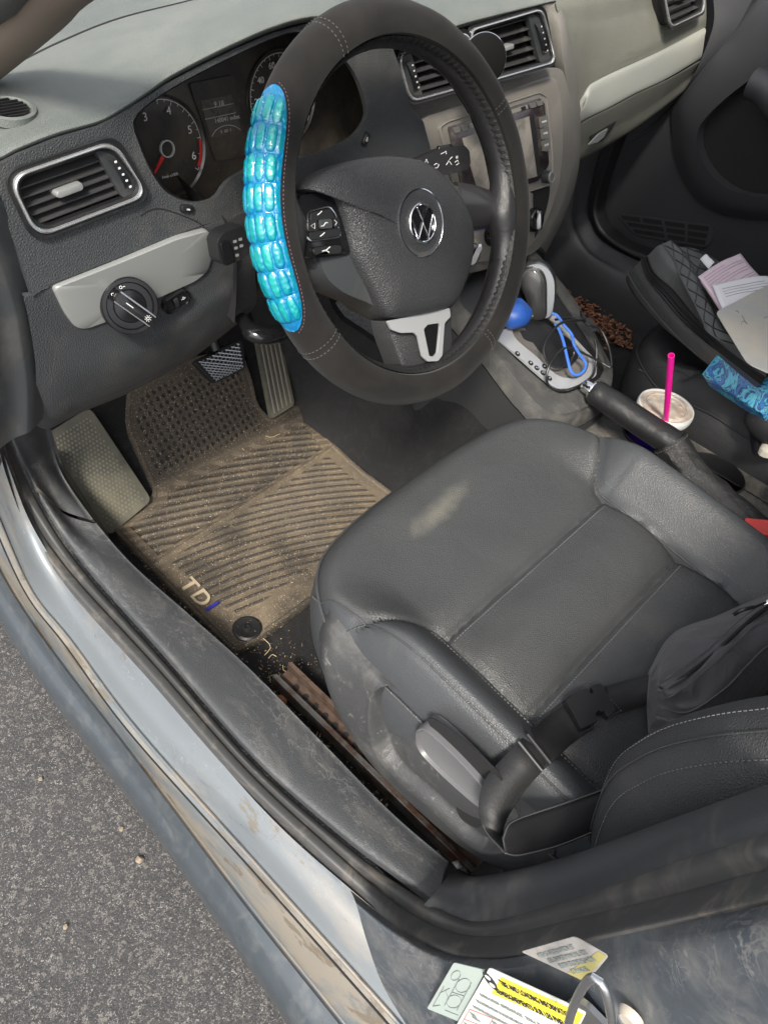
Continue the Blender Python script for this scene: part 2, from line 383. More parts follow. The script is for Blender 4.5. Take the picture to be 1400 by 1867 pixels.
# seal and trim round the opening: front post, along the sill, up the centre pillar
s0 = LZ([(-20, 700), (4, 830), (52, 960), (120, 1062), (260, 1218), (430, 1412), (580, 1556), (690, 1655), (790, 1722), (900, 1742), (1080, 1705), (1250, 1668), (1420, 1630)], .095, 3, 5, -.735)
s1 = LZ([(-20, 690), (8, 820), (62, 950), (132, 1050), (274, 1206), (446, 1402), (600, 1546), (705, 1636), (800, 1692), (900, 1708), (1080, 1668), (1250, 1626), (1420, 1580)], .103, 3, 5, -.715)
s2 = LZ([(-20, 660), (14, 800), (74, 930), (150, 1040), (290, 1198), (458, 1390), (612, 1528), (720, 1610), (815, 1665), (890, 1680), (1060, 1634), (1240, 1570), (1420, 1514)], .106, 3, 5, -.700)
mb = MB(); mb.grid(loft([[p + V((-.002, 0, -.012)) for p in s0], [p + V((-.002, 0, .003)) for p in s0], [a.lerp(b, .5) + V((-.004, 0, .006)) for a, b in zip(s0, s1)], s1, [p + V((.003, 0, -.005)) for p in s1], [a.lerp(b, .6) + V((-.002, 0, .005)) for a, b in zip(s1, s2)], s2, [p + V((.004, 0, -.008)) for p in s2]], 200, 36))
mb.build('door_seal', SEAL, CARO)
# sill trim (textured plastic) from seal to carpet
TRIM = mk('sill_trim_plastic', (.050, .053, .057), .5, stretch=(1, .45, 1), grain=(560, .5, 'leather'), dust=[((.24, .23, .21), 16, .50, .75, .35), ((.40, .38, .34), 12, .64, .70, .45)], scratch=[((.24, .235, .225), 22, .020, .35), ((.28, .27, .26), 60, .02, .3)])
t0 = [p + V((.002, 0, -.006)) for p in LZ([(-10, 660), (20, 800), (80, 926), (154, 1034), (294, 1192), (462, 1384), (616, 1522), (724, 1604), (790, 1655)], .106, 3)]
t1 = LZ([(30, 700), (70, 840), (120, 940), (196, 1030), (318, 1166), (450, 1300), (592, 1438), (716, 1548), (802, 1622)], .108, 3)
t2 = LZ([(70, 745), (100, 850), (150, 930), (228, 1024), (338, 1124), (446, 1222), (580, 1358), (704, 1484), (812, 1578)], .098, 3)
t3 = [p + V((.014, 0, -.11)) for p in t2]
for i in range(len(t3)): t3[i].z = max(-.005, t3[i].z) if i > 2 else t3[i].z
cut = 3
mb = MB(); R_ = loft([t0, [p + V((.004, 0, .010)) for p in t0], t1, t2, [p + V((.008, 0, -.012)) for p in t2], t3], 200, 30)
mb.grid([r[0:46] for r in R_]); mb.build('front_kick_trim', TRIM, CARO)
mb = MB(); mb.grid([[p + V((0, 0, .0015)) for p in r[47:]] for r in R_]); mb.build('sill_trim', TRIM, CARO)
mb = MB(); q = [(38, 812), (48, 808), (62, 850), (92, 912), (86, 922), (60, 905), (42, 860)]
o = mesh('kick_trim_cover', *(lambda m_: (m_.v, m_.f))(MB().prism(rloop(LN([(70, 815), (82, 812), (100, 860), (122, 918), (112, 926), (88, 900), (74, 850)], -.652), .01), V((-.004, 0, 0)))), PLS, CARO, bevel=.0015)
# centre pillar lower trim
PT = mk('pillar_trim_plastic', (.046, .048, .052), .42, grain=(900, .25, 'leather'), dust=[((.30, .28, .25), 10, .55, .8, .3)])
p0 = LN([(772, 1650), (792, 1660), (815, 1667), (890, 1682), (1060, 1636), (1240, 1572), (1440, 1508)], -.700)
p1 = LN([(792, 1628), (810, 1634), (840, 1640), (900, 1645), (1060, 1605), (1240, 1530), (1440, 1450)], -.684)
p2 = LN([(812, 1603), (826, 1604), (850, 1602), (910, 1598), (1040, 1562), (1230, 1492), (1440, 1416)], -.660)
p3 = LN([(829, 1583), (842, 1592), (880, 1600), (930, 1590), (1050, 1564), (1230, 1500), (1440, 1430)], -.612)
p4 = [p + V((.03, -.02, -.05)) for p in p3]
mb = MB(); mb.grid(loft([p0, p1, p2, p3, p4], 120, 26)); mb.build('pillar_trim', PT, CARO)
mb = MB(); mb.grid(loft([LN([(812, 1577), (790, 1605), (768, 1640), (748, 1668)], -.66), LN([(816, 1579), (795, 1608), (773, 1643), (753, 1671)], -.66)], 20, 3)); 
# painted centre pillar, faces outward; stickers and striker on it
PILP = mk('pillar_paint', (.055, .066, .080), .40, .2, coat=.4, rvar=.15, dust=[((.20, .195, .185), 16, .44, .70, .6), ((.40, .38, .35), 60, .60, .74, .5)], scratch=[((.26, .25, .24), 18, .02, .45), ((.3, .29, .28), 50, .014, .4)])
b0 = [p + V((-.001, 0, 0)) for p in LN([(640, 1622), (720, 1684), (790, 1726), (900, 1744), (1080, 1710), (1250, 1675), (1480, 1625)], -.735)]
b1 = LN([(650, 1650), (720, 1710), (800, 1752), (900, 1778), (1080, 1778), (1250, 1730), (1480, 1660)], -.750)
b2 = LN([(670, 1720), (730, 1778), (810, 1810), (900, 1850), (1080, 1850), (1250, 1820), (1480, 1740)], -.758)
b3 = LN([(700, 1800), (760, 1860), (830, 1900), (900, 1930), (1080, 1930), (1250, 1910), (1480, 1850)], -.762)
b4 = LN([(760, 1900), (800, 1960), (850, 2010), (930, 2060), (1080, 2060), (1250, 2050), (1480, 2000)], -.765)
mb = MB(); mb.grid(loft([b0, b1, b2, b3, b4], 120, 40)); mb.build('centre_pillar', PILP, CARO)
mb = MB(); mb.grid([[p + V((.02, 0, -.004)) for p in l_lg][0:1] * 2]) if 0 else None
# edge between lower sill and pillar: dark painted gap edge
# stickers
PO = at(950, 1800, x=-.7495); 
def bil(q, a, b): return q[0].lerp(q[1], a).lerp(q[3].lerp(q[2], a), b)
def sticker(name, px, mat, x=-.757, par=CARO, label=None):
    q = LN(px, x); n = (q[1] - q[0]).cross(q[3] - q[0]).normalized(); n = n if n.x < 0 else -n
    mb = MB(); mb.prism(rloop(q, .004), n * .0006); o = mb.build(name, mat, par); 
    if label: o['label'] = label
    return o, q, n
LAB = mk('label_paper', (.62, .63, .60), .4, coat=.3, dust=((.4, .38, .33), 60, .5, .8, .35))
LABG = mk('grey_green_label', (.36, .42, .39), .4, coat=.3, dust=((.4, .38, .33), 60, .5, .8, .35))
YEL = mk('yellow_print', (.72, .60, .05), .5); INK = mk('black_print', (.02, .02, .022), .6); REDP = mk('red_print', (.45, .10, .08), .6); GRN = mk('grey_print', (.16, .18, .18), .6)
o1, q1, n1 = sticker('tyre_label', [(893, 1763), (1070, 1844), (1010, 1960), (820, 1890)], LAB, -.7655)
def stext(par, q, n, s, a, b, h, mat, wmax=None):
    o = bil(q, a, b); u = (q[1] - q[0]).normalized(); v = -(q[3] - q[0]); v = (v - u * v.dot(u)).normalized()
    if u.cross(v).dot(n) < 0: u2 = -u
    t_ = text('lettering', s, o + n * .0006, u, v, h, mat, par, align='LEFT')
    if wmax:
        L_ = max(v_.co.x for v_ in t_.data.vertices); k = wmax * (q[1] - q[0]).length / L_
        for v_ in t_.data.vertices: v_.co.x *= k
    return t_
mb = MB(); mb.prism([bil(q1, a, b) + n1 * .0007 for a, b in ((.16, .035), (.985, .035), (.985, .24), (.16, .24))], n1 * .0002); mb.build('yellow_band', YEL, o1)
stext(o1, q1, n1, 'TIRE AND LOADING INFORMATION', .18, .09, .0080, INK, .76)
stext(o1, q1, n1, 'RENSEIGNEMENTS SUR LES PNEUS', .18, .185, .0080, INK, .79)
mb = MB(); cc = bil(q1, .08, .12) + n1 * .0008; uu = (q1[1] - q1[0]).normalized(); vv = n1.cross(uu)
mb.prism(circ(cc, uu, vv, .0062, .0085), n1 * .0002); mb.build('tyre_symbol', INK, o1)
mb = MB()
for k in (-1, 1): mb.prism(circ(cc + n1 * .0003 + vv * .0036 * k, uu, vv, .003, .0024, 16), n1 * .0002)
mb.build('symbol_mark', LAB, o1)
for s_, b_, h_ in (('SEATING CAPACITY  NOMBRE DE PLACES     TOTAL 5   FRONT 2   REAR 3', .30, .0042), ('THE COMBINED WEIGHT OF OCCUPANTS AND CARGO SHOULD NEVER EXCEED', .385, .0040), ('LE POIDS TOTAL DES OCCUPANTS ET DU CHARGEMENT NE DOIT JAMAIS DEPASSER', .465, .0040)):
    stext(o1, q1, n1, s_, .06, b_, h_, GRN, .90)
for i, (s_, a_) in enumerate((('TIRE\nPNEU', .09), ('SIZE\nDIMENSIONS', .33), ('COLD TIRE PRESSURE\nPRESSION DES PNEUS', .58))): stext(o1, q1, n1, s_, a_, .58, .0040, GRN)
for i, s_ in enumerate(('FRONT  AVANT      205/55R16', 'REAR  ARRIERE     205/55R16', 'SPARE  SECOURS    T125/70R16')): stext(o1, q1, n1, s_, .07, .72 + .09 * i, .0042, GRN)
mb = MB()
for b_ in (.52, .67, .76, .85, .94): mb.prism([bil(q1, a, b) + n1 * .0007 for a, b in ((.04, b_ - .004), (.97, b_ - .004), (.97, b_ + .003), (.04, b_ + .003))], n1 * .0002)
for a_ in (.04, .30, .56, .97): mb.prism([bil(q1, a, b) + n1 * .0009 for a, b in ((a_, .52), (a_ + .005, .52), (a_ + .005, .94), (a_, .94))], n1 * .0002)
mb.build('table_rule', REDP, o1)
o2, q2, n2 = sticker('airbag_diagram_label', [(828, 1754), (886, 1768), (838, 1862), (779, 1838)], LABG, -.7635)
mb = MB(); S = lambda a, b: bil(q2, a, b) + n2 * .0009
for c_, rx, ry in (((.27, .2), .13, .09), ((.62, .33), .2, .13), ((.6, .66), .2, .13)):
    mb.tube([S(c_[0] + rx * math.cos(t), c_[1] + ry * math.sin(t)) for t in [k * math.pi / 10 for k in range(20)]], .00028, 4, closed=True)
for a, b, c_, d in ((.42, .24, .42, .8), (.8, .24, .8, .8), (.12, .45, .12, .9), (.2, .5, .4, .62), (.3, .45, .1, .6), (.42, .5, .8, .5), (.12, .9, .3, .82), (.5, .88, .9, .88)): mb.tube([S(a, b), S(c_, d)], .0003, 4)
mb.build('diagram', GRN, o2)
FAD = mk('faded_label', (.30, .29, .28), .6, dust=((.16, .15, .14), 40, .4, .7, .8))
o3, q3, n3 = sticker('faded_label', [(950, 1734), (1048, 1706), (1110, 1742), (1070, 1790)], FAD, -.7560, label='worn and faded safety label near the top of the pillar')
for i in range(4): stext(o3, q3, n3, ['AIRBAG INFORMATION ET', 'SEE OWNER MANUAL FOR', 'FURTHER DETAILS VOIR', 'LE MANUEL'][i], .12, .2 + .18 * i, .0045, GRN)
mb = MB(); mb.prism([bil(q3, a, b) + n3 * .0007 for a, b in ((.02, .72), (.98, .72), (.98, .95), (.02, .95))], n3 * .0002); mb.build('yellow_band', mk('faded_yellow', (.30, .27, .10), .6), o3)
# striker: bent steel loop on the pillar
sp = LN([(1030, 1900), (1040, 1850), (1062, 1800), (1082, 1782), (1100, 1800), (1112, 1840), (1118, 1900)], -.79)
mb = MB(); mb.tube(cr(sp, 40), .0026, 12); st = mb.build('door_striker', BRU, CARO)
mb = MB(); c_ = at(1150, 1850, x=-.762); mb.lathe([(.0, .005), (.005, .005), (.007, .003), (.008, 0)], c_, V((-1, 0, 0)), 20); mb.build('striker_bolt', mk('tan_cap', (.35, .32, .27), .5), st)
mb = MB(); mb.prism(rrect(at(1085, 1905, x=-.762), Y, Z, .03, .045, .01), V((-.004, 0, 0))); mb.build('striker_plate', BRU, st)
# windscreen pillar trim (top left)
APT = mk('pillar_fabric_trim', (.20, .165, .135), .8, spec=.2, grain=(1500, .2, 'noise'))
a0 = AT([(-70, 60), (20, -30), (70, -90)], x=-.66); a1 = AT([(-40, 150), (70, 60), (150, -20), (230, -110)], x=-.645)
a2 = AT([(-60, 92), (50, 5), (140, -90)], x=-.70)
vis = AT([(-60, 126), (60, 16), (150, -70)], x=-.66)
mb = MB(); ax = cr([V((-.675, .50, .66))] + vis + [V((-.62, -.12, 1.00)), V((-.57, -.40, 1.19))], 50); mb.tube(ax, .0205, 20, flat=(X, 1.3)); mb.build('windscreen_pillar_trim', APT, CARO)
vs2 = AT([(-60, 40), (10, -15), (80, -90)], x=-.69)
mb = MB(); mb.tube(cr([V((-.71, .50, .66))] + vs2 + [V((-.65, -.12, 1.00)), V((-.60, -.40, 1.19))], 40), .014, 14); mb.build('windscreen_pillar_seal', SEAL, CARO)
# front wing, bonnet and rear floor (outside the photograph's frame)
mb = MB()
for sg in (-1, 1): mb.grid([[V((sg * (.80 + .03 * math.sin(3 * t)), .62 + 1.3 * s_, -.15 + .80 * t)) for s_ in [k / 8 for k in range(9)]] for t in [k / 8 for k in range(9)]])
mb.build('front_wing', LIP, CARO, solid=.01)
mb = MB(); mb.grid([[V((x * .82, .88 + 1.05 * s_, .70 - .10 * s_ - .04 * x * x)) for x in [k / 6 - 1 for k in range(13)]] for s_ in [k / 6 for k in range(7)]]); mb.build('bonnet', LIP, CARO, solid=.01)
mb = MB(); mb.grid([[V((x, y, -.01)) for x in (-.70, 0, .76)] for y in (-1.7, -.74)]); mb.build('rear_carpet', CAR, CARO, solid=.01)
# roof and the sides that shade the cabin (out of the photograph, part of the car)
mb = MB()
mb.grid([[V((x * .56, y, 1.20 + .05 * (1 - x * x))) for x in [k / 6 - 1 for k in range(13)]] for y in (-1.6, -1.2, -.8, -.4, -.05)])
mb.build('roof', PILP, CARO, solid=.02)
# ================================================================ carpet, toe board, tunnel
def floor_z(x, y):
    z = 0.
    if y > .42: z += (y - .42) * 1.15
    return z
mb = MB(); rows = []
for i in range(60):
    y = -.75 + i * 1.45 / 59; r = []
    for j in range(60):
        x = -.655 + j * .56 / 59; z = floor_z(x, y)
        d = x - (-.17)
        if d > 0: z = max(z, z + min(.24, d * 3.6))
        r.append(V((x, y, z + .004 * noise.noise(V((x * 14, y * 14, 0))))))
    rows.append(r)
mb.grid(rows); mb.build('carpet', CAR, CARO)
# passenger side carpet
mb = MB(); rows = []
for i in range(50):
    y = -.75 + i * 1.5 / 49; r = []
    for j in range(40):
        x = .09 + j * .62 / 39; z = .064 if y < .50 else .064 + (y - .50) * 1.1
        d = .17 - x
        if d > 0: z = max(z, min(.24, d * 3.6))
        r.append(V((x, y, z + .004 * noise.noise(V((x * 14, y * 14, 0))))))
    rows.append(r)
mb.grid(rows); mb.build('passenger_carpet', CAR, CARO)
# bulkhead behind everything, dark
mb = MB(); mb.box((0, .82, .35), X * .72, Y * .01, Z * .42); mb.build('bulkhead', DARK, CARO)

# ================================================================ rubber mat
def MZ(x, y): return floor_z(x, y) + .012
# outline in car coordinates from the traced pixels, on the mat's own surface
def mpt(px, py):
    p = at(px, py, z=.012)
    for _ in range(12): p = at(px, py, z=MZ(p.x, p.y)) if MZ(p.x, p.y) < .9 else p
    # on the sloping toe board solve against the tilted plane
    if p.y > .42 or at(px, py, z=.012).y > .42:
        p = on(px, py, V((0, .42, .012)), V((0, -1.15, 1)).normalized())
    return p
mo_px = [(430, 1198), (205, 968), (215, 945), (285, 905), (255, 840), (228, 780), (232, 710), (262, 682), (350, 655), (440, 640), (462, 700), (470, 742), (492, 766), (540, 738), (570, 760), (608, 812), (660, 860), (730, 912), (640, 1040), (585, 1085)]
mo = [mpt(*p) for p in mo_px]
def inside(x, y, poly):
    c = False; j = len(poly) - 1
    for i in range(len(poly)):
        a, b = poly[i], poly[j]
        if (a.y > y) != (b.y > y) and x < (b.x - a.x) * (y - a.y) / (b.y - a.y) + a.x: c = not c
        j = i
    return c
def edist(x, y, poly):
    d = 9; p = V((x, y))
    for i in range(len(poly)):
        a = V((poly[i].x, poly[i].y)); b = V((poly[i - 1].x, poly[i - 1].y)); ab = b - a
        t = max(0, min(1, (p - a).dot(ab) / ab.length_squared)); d = min(d, (a + ab * t - p).length)
    return d
def ss(a, b, x): t = max(0, min(1, (x - a) / (b - a))); return t * t * (3 - 2 * t)
mor = rloop(mo, .02, 4)
xs = [p.x for p in mor]; ys = [p.y for p in mor]; x0_, x1_, y0_, y1_ = min(xs), max(xs), min(ys), max(ys)
# landmark positions
dl0, dl1 = mpt(295, 850), mpt(590, 830)      # diagonal ridge, from the lower left panel corner to the right
pa, pb = mpt(290, 1025), mpt(610, 815)        # long diagonal rib
pc, pd = mpt(300, 890), mpt(545, 770)         # boundary of the dotted heel area
import numpy as np
def mat_grid(nx, ny):
    xs_ = np.linspace(x0_, x1_, nx + 1); ys_ = np.linspace(y0_, y1_, ny + 1); Xg, Yg = np.meshgrid(xs_, ys_)
    P = np.array([(p.x, p.y) for p in mor]); ins = np.zeros(Xg.shape, bool); E = np.full(Xg.shape, 9.)
    for k in range(len(P)):
        ax_, ay_ = P[k]; bx_, by_ = P[k - 1]
        if ay_ != by_:
            c = ((ay_ > Yg) != (by_ > Yg)) & (Xg < (bx_ - ax_) * (Yg - ay_) / (by_ - ay_) + ax_); ins ^= c
        dx, dy = bx_ - ax_, by_ - ay_; L2 = dx * dx + dy * dy + 1e-12
        t = np.clip(((Xg - ax_) * dx + (Yg - ay_) * dy) / L2, 0, 1); E = np.minimum(E, np.hypot(Xg - ax_ - t * dx, Yg - ay_ - t * dy))
    S = lambda a, b, v: (lambda t: t * t * (3 - 2 * t))(np.clip((v - a) / (b - a), 0, 1))
    def side(A, B):
        ux, uy = B.x - A.x, B.y - A.y; l_ = math.hypot(ux, uy); return (ux * (Yg - A.y) - uy * (Xg - A.x)) / l_
    d = side(pa, pb); d2 = side(pc, pd)
    kx, ky = .0128, .0088
    gx = (Xg + Yg * .10) / kx; gy = (Yg - Xg * .10) / ky; row = np.round(gy); gx = gx + (row % 2) * 0
    q = np.hypot((gx - np.round(gx)) * 1.0, (gy - row) * 1.0)
    inner = S(.016, .024, E) * S(.010, .016, d2)
    hd = .0052 - .0026 * (1 - S(.24, .33, q)) * inner; cd = .40 - .36 * (1 - S(.24, .33, q)) * inner
    rl = np.hypot(Xg + .66, Yg + .45) / .0150; ru = np.hypot(Xg + 1.2, Yg + 1.4) / .0168
    fl, fu = rl % 1, ru % 1
    ml = S(0, .14, fl) * (1 - S(.30, .44, fl)); mu = S(0, .14, fu) * (1 - S(.36, .50, fu))
    mar_l = np.minimum(np.minimum(E - .030, np.abs(d) - .010), E - .030 - .018 * S(.20, .12, Yg)); mar_u = np.minimum(np.minimum(E - .026, np.abs(d) - .010), -d2 - .008)
    hl_ = .0034 + .0042 * ml * S(0, .004, mar_l); cl_ = .92 - .80 * S(.05, .6, ml) * S(0, .004, mar_l)
    hu_ = .0006 + .0056 * mu * S(0, .004, mar_u) + .0036 * (1 - S(-.002, .004, mar_u)); cu_ = .16 + .62 * mu + .45 * (1 - S(-.002, .004, mar_u))
    low = d <= 0
    h = np.where(d2 > 0, hd, np.where(low, hl_, hu_)); c = np.where(d2 > 0, cd, np.where(low, cl_, cu_))
    rid = np.maximum(np.exp(-(d / .0022) ** 2) * (d2 < 0), np.exp(-((d2 - .002) / .003) ** 2)); h = h + (.0062 - h) * rid; c = c + (.72 - c) * rid
    rim = 1 - S(.006, .009, E); h = h + (.0064 - h) * rim; c = c + (.62 - c) * rim
    c = c * (1 - .6 * (1 - S(.0, .003, E)))
    far = S(.30, .45, Yg); c = c * (1 - .22 * far)
    return Xg, Yg, ins, h, np.clip(c, 0, 1)
nx, ny = 420, 640
Xg, Yg, ins, Hh, Cc = mat_grid(nx, ny)
idx = -np.ones(ins.shape, int); idx[ins] = np.arange(ins.sum())
Zg = np.where(Yg > .42, (Yg - .42) * 1.15, 0) + .012 + Hh
vs = [V(t) for t in np.stack([Xg[ins], Yg[ins], Zg[ins]], 1).tolist()]; col = Cc[ins].tolist()
a_, b_, c_, d_ = idx[:-1, :-1], idx[:-1, 1:], idx[1:, 1:], idx[1:, :-1]; ok = (a_ >= 0) & (b_ >= 0) & (c_ >= 0) & (d_ >= 0)
fs = [tuple(t) for t in np.stack([a_[ok], b_[ok], c_[ok], d_[ok]], 1).tolist()]
F = np.array(fs); Ed = np.concatenate([F[:, [0, 1]], F[:, [1, 2]], F[:, [2, 3]], F[:, [3, 0]]]); key = np.sort(Ed, 1); key = key[:, 0] * 10_000_000 + key[:, 1]
u_, inv, cn = np.unique(key, return_inverse=True, return_counts=True); bd = Ed[cn[inv] == 1]; ring = {}
for a, b in bd.tolist():
    for q in (a, b):
        if q not in ring: ring[q] = len(vs); vs.append(vs[q] - V((0, 0, .018))); col.append(.12)
    fs.append((b, a, ring[a], ring[b]))
MAT = bpy.data.materials.new('rubber_mat'); MAT.use_nodes = True
def matmat(m):
    t = m.node_tree; N = t.nodes; L = t.links; b = N['Principled BSDF']; b.inputs['Roughness'].default_value = .75; b.inputs['Specular IOR Level'].default_value = .35
    at_ = N.new('ShaderNodeAttribute'); at_.attribute_name = 'wear'; tc = N.new('ShaderNodeTexCoord')
    def nz(s, d=6, r=.65):
        n = N.new('ShaderNodeTexNoise'); n.inputs['Scale'].default_value = s; n.inputs['Detail'].default_value = d; n.inputs['Roughness'].default_value = r; L.new(tc.outputs['Object'], n.inputs[0]); return n.outputs[0]
    def mr(s, a, b_, c=0., d=1.):
        r = N.new('ShaderNodeMapRange'); r.inputs[1].default_value = a; r.inputs[2].default_value = b_; r.inputs[3].default_value = c; r.inputs[4].default_value = d; L.new(s, r.inputs[0]); return r.outputs[0]
    def ma(op, a, b_):
        x = N.new('ShaderNodeMath'); x.operation = op; x.use_clamp = True
        for i, k in enumerate((a, b_)):
            if isinstance(k, float): x.inputs[i].default_value = k
            else: L.new(k, x.inputs[i])
        return x.outputs[0]
    def mix(f, a, c):
        x = N.new('ShaderNodeMix'); x.data_type = 'RGBA'; L.new(f, x.inputs[0])
        for i, k in ((6, a), (7, c)):
            if isinstance(k, tuple): x.inputs[i].default_value = (*k, 1)
            else: L.new(k, x.inputs[i])
        return x.outputs[2]
    dirt = ma('MULTIPLY', at_.outputs['Fac'], mr(nz(8), .38, .58, .28, 1.0))
    c = mix(dirt, (.017, .016, .015), (.165, .130, .090))
    c = mix(ma('MULTIPLY', mr(nz(6, 4), .50, .62, 0., .6), mr(at_.outputs['Fac'], .2, .8)), c, (.085, .075, .062))
    c = mix(mr(nz(260, 3, .8), .63, .68, 0., .9), c, (.46, .33, .20))
    c = mix(mr(nz(420, 2, .8), .66, .70, 0., .9), c, (.62, .56, .46))
    L.new(c, b.inputs['Base Color'])
    bp = N.new('ShaderNodeBump'); bp.inputs['Strength'].default_value = .6; bp.inputs['Distance'].default_value = .0015; L.new(nz(330, 4), bp.inputs['Height']); L.new(bp.outputs[0], b.inputs['Normal'])
matmat(MAT)
me = bpy.data.meshes.new('floor_mat'); mc = V(((x0_ + x1_) / 2, (y0_ + y1_) / 2, 0)); me.from_pydata([v - mc for v in vs], [], fs)
a_ = me.attributes.new('wear', 'FLOAT', 'POINT'); a_.data.foreach_set('value', col)
me.polygons.foreach_set('use_smooth', [True] * len(me.polygons)); me.materials.append(MAT)
mato = bpy.data.objects.new('floor_mat', me); COL.objects.link(mato); mato.location = mc
tag(mato, 'dusty ribbed black rubber floor mat below the pedals, marked TDI', 'floor mat')
# fastener and lettering
c_ = mpt(451, 1150) + Z * .004
mb = MB(); mb.lathe([(.0225, 0), (.0225, .003), (.019, .005), (.013, .0035), (.006, .0035), (.006, .006), (.004, .0065), (.0035, .003), (0, .003)], c_, Z, 32)
mb.build('mat_fastener', BLK, mato)
c_ = mpt(582, 1088) + Z * .006
mb = MB(); mb.lathe([(.012, 0), (.012, .003), (.009, .003), (.009, 0)], c_, Z, 24); mb.build('mat_fastener', MAT, mato)
dirm = (mpt(380, 1112) - mpt(340, 1070)); dirm.z = 0; dirm.normalize()
TAN = mk('dusty_letter_rubber', (.33, .27, .19), .8); BLU = mk('blue_rubber', (.02, .02, .22), .5)
for ch, (px, py), m_ in (('T', (345, 1073), TAN), ('D', (367, 1096), TAN), ('I', (387, 1111), BLU)):
    t_ = text('lettering', ch, mpt(px, py) + Z * .0072, dirm, Z.cross(dirm), .036 if ch != 'I' else .032, m_, mato, ex=.0012, bold=.0004)
    t_.data.transform(Matrix.Diagonal((1.15, 1, 1, 1)))

# ================================================================ foot rest and pedals
FR = bpy.data.materials['rubber_mat']
fr = [on(a, b, V((0, .42, .040)), V((0, -1.12, 1)).normalized()) for a, b in [(82, 795), (165, 742), (278, 912), (200, 978)]]
FRM = mk('footrest_plastic', (.060, .058, .052), .60, dust=[((.20, .185, .125), 9, .35, .65, .65)])  # yellow tint: partly dirt, partly sun warmth put into the dust colour
mb = MB(); n_ = (fr[1] - fr[0]).cross(fr[3] - fr[0]).normalized(); n_ = n_ if n_.z > 0 else -n_
mb.prism(rloop(fr, .012), -n_ * .03); fo = mb.build('foot_rest', FRM, CARO, bevel=.004)
mb = MB(); L0 = AT([(150, 905), (205, 985)], z=.02)
mb.prism([fr[0] - n_ * .002, fr[3] - n_ * .002, fr[3] + V((-.015, 0, -.04)), fr[0] + V((-.03, 0, -.10))], V((-.006, 0, 0))); mb.build('side_flange', FRM, fo)
mb = MB()
for i in range(11):
    for j in range(26):
        a, b = .10 + .80 * (i + (j % 2) * .5) / 11, .07 + .86 * j / 25; p = bil(fr, a, b) + n_ * .0002
        mb.lathe([(.0021, 0), (.0017, .0008), (0, .0010)], p, n_, 6)
tag(mb.build('tread_dots', mk('dot_plastic', (.15, .145, .115), .6), fo), kind='stuff')
# brake pedal
bp_ = [on(a, b, V((0, .44, .22)), V((0, -.8, .6)).normalized()) for a, b in [(353, 660), (441, 618), (449, 672), (392, 700)]]
mb = MB(); n_ = V((0, -.8, .6)).normalized(); mb.prism(rloop(bp_, .008), -n_ * .012); brk = mb.build('brake_pedal', BLK, CARO, bevel=.003)
mb = MB()
for k in range(-7, 16):
    for sg in (1, -1):
        # lattice lines clipped to the pad
        P = []
        for t in [q / 40 for q in range(41)]:
            a, b = t, (k / 8 + sg * t * .95) if sg > 0 else (k / 8 - t * .95 + .0)
            if .06 < a < .94 and .07 < b < .93: P.append(bil(bp_, a, b) + n_ * .0008)
        if len(P) > 2: mb.tube([P[0], P[-1]], .0011, 5)
mb.build('pad_lattice', BRU, brk)
mb = MB(); mb.tube(cr([bil(bp_, .5, .4) - n_ * .01, bil(bp_, .6, 0) + V((0, .05, .06)), bil(bp_, .6, 0) + V((0, .08, .22))], 12), .009, 10); mb.build('pedal_arm', BLK, brk)
# accelerator
ac = [on(a, b, V((0, .47, .10)), V((0, -.75, .66)).normalized()) for a, b in [(468, 618), (512, 612), (538, 738), (496, 764)]]
n_ = V((0, -.75, .66)).normalized(); mb = MB(); mb.prism(rloop(ac, .008), -n_ * .012); acc = mb.build('accelerator_pedal', MATS['footrest_plastic'], CARO, bevel=.003)
mb = MB()
for k in range(5): mb.tube([bil(ac, .14 + .18 * k, .04) + n_ * .001, bil(ac, .14 + .18 * k, .95) + n_ * .001], .0022, 6)
mb.build('pedal_rib', mk('worn_rib', (.16, .145, .125), .5), acc)
# seat rail by the sill
SR = AT([(500, 1238), (620, 1350), (855, 1592)], z=.035)
def rail(pa, pb, off, name, mat, w_=.004, h_=.012):
    d = (pb - pa).normalized(); s_ = d.cross(Z).normalized(); mb = MB(); c = (pa + pb) / 2 + s_ * off
    mb.box(c, d * (pb - pa).length / 2, s_ * w_, Z * h_); return mb.build(name, mat, CARO, bevel=.001)
ra, rb = at(500, 1238, z=.035), at(860, 1592, z=.035)
rr_ = rail(ra, rb, 0, 'seat_rail', STEEL)
d = (rb - ra).normalized(); s_ = Z.cross(d).normalized()
mb = MB(); mb.box((ra + rb) / 2 + s_ * .015 - Z * .008, d * (rb - ra).length / 2, s_ * .012, Z * .003)
mb.box((ra + rb) / 2 + s_ * .029, d * (rb - ra).length / 2, s_ * .003, Z * .012); o = mb.build('rail_channel', RUST, rr_)
mb = MB()
for k in range(9): mb.lathe([(.0048, 0), (.0048, .0012), (0, .0012)], ra + d * (.03 + .020 * k) + s_ * (.015) + Z * -.0045, Z, 16)
mb.build('rail_hole', DARK, rr_)
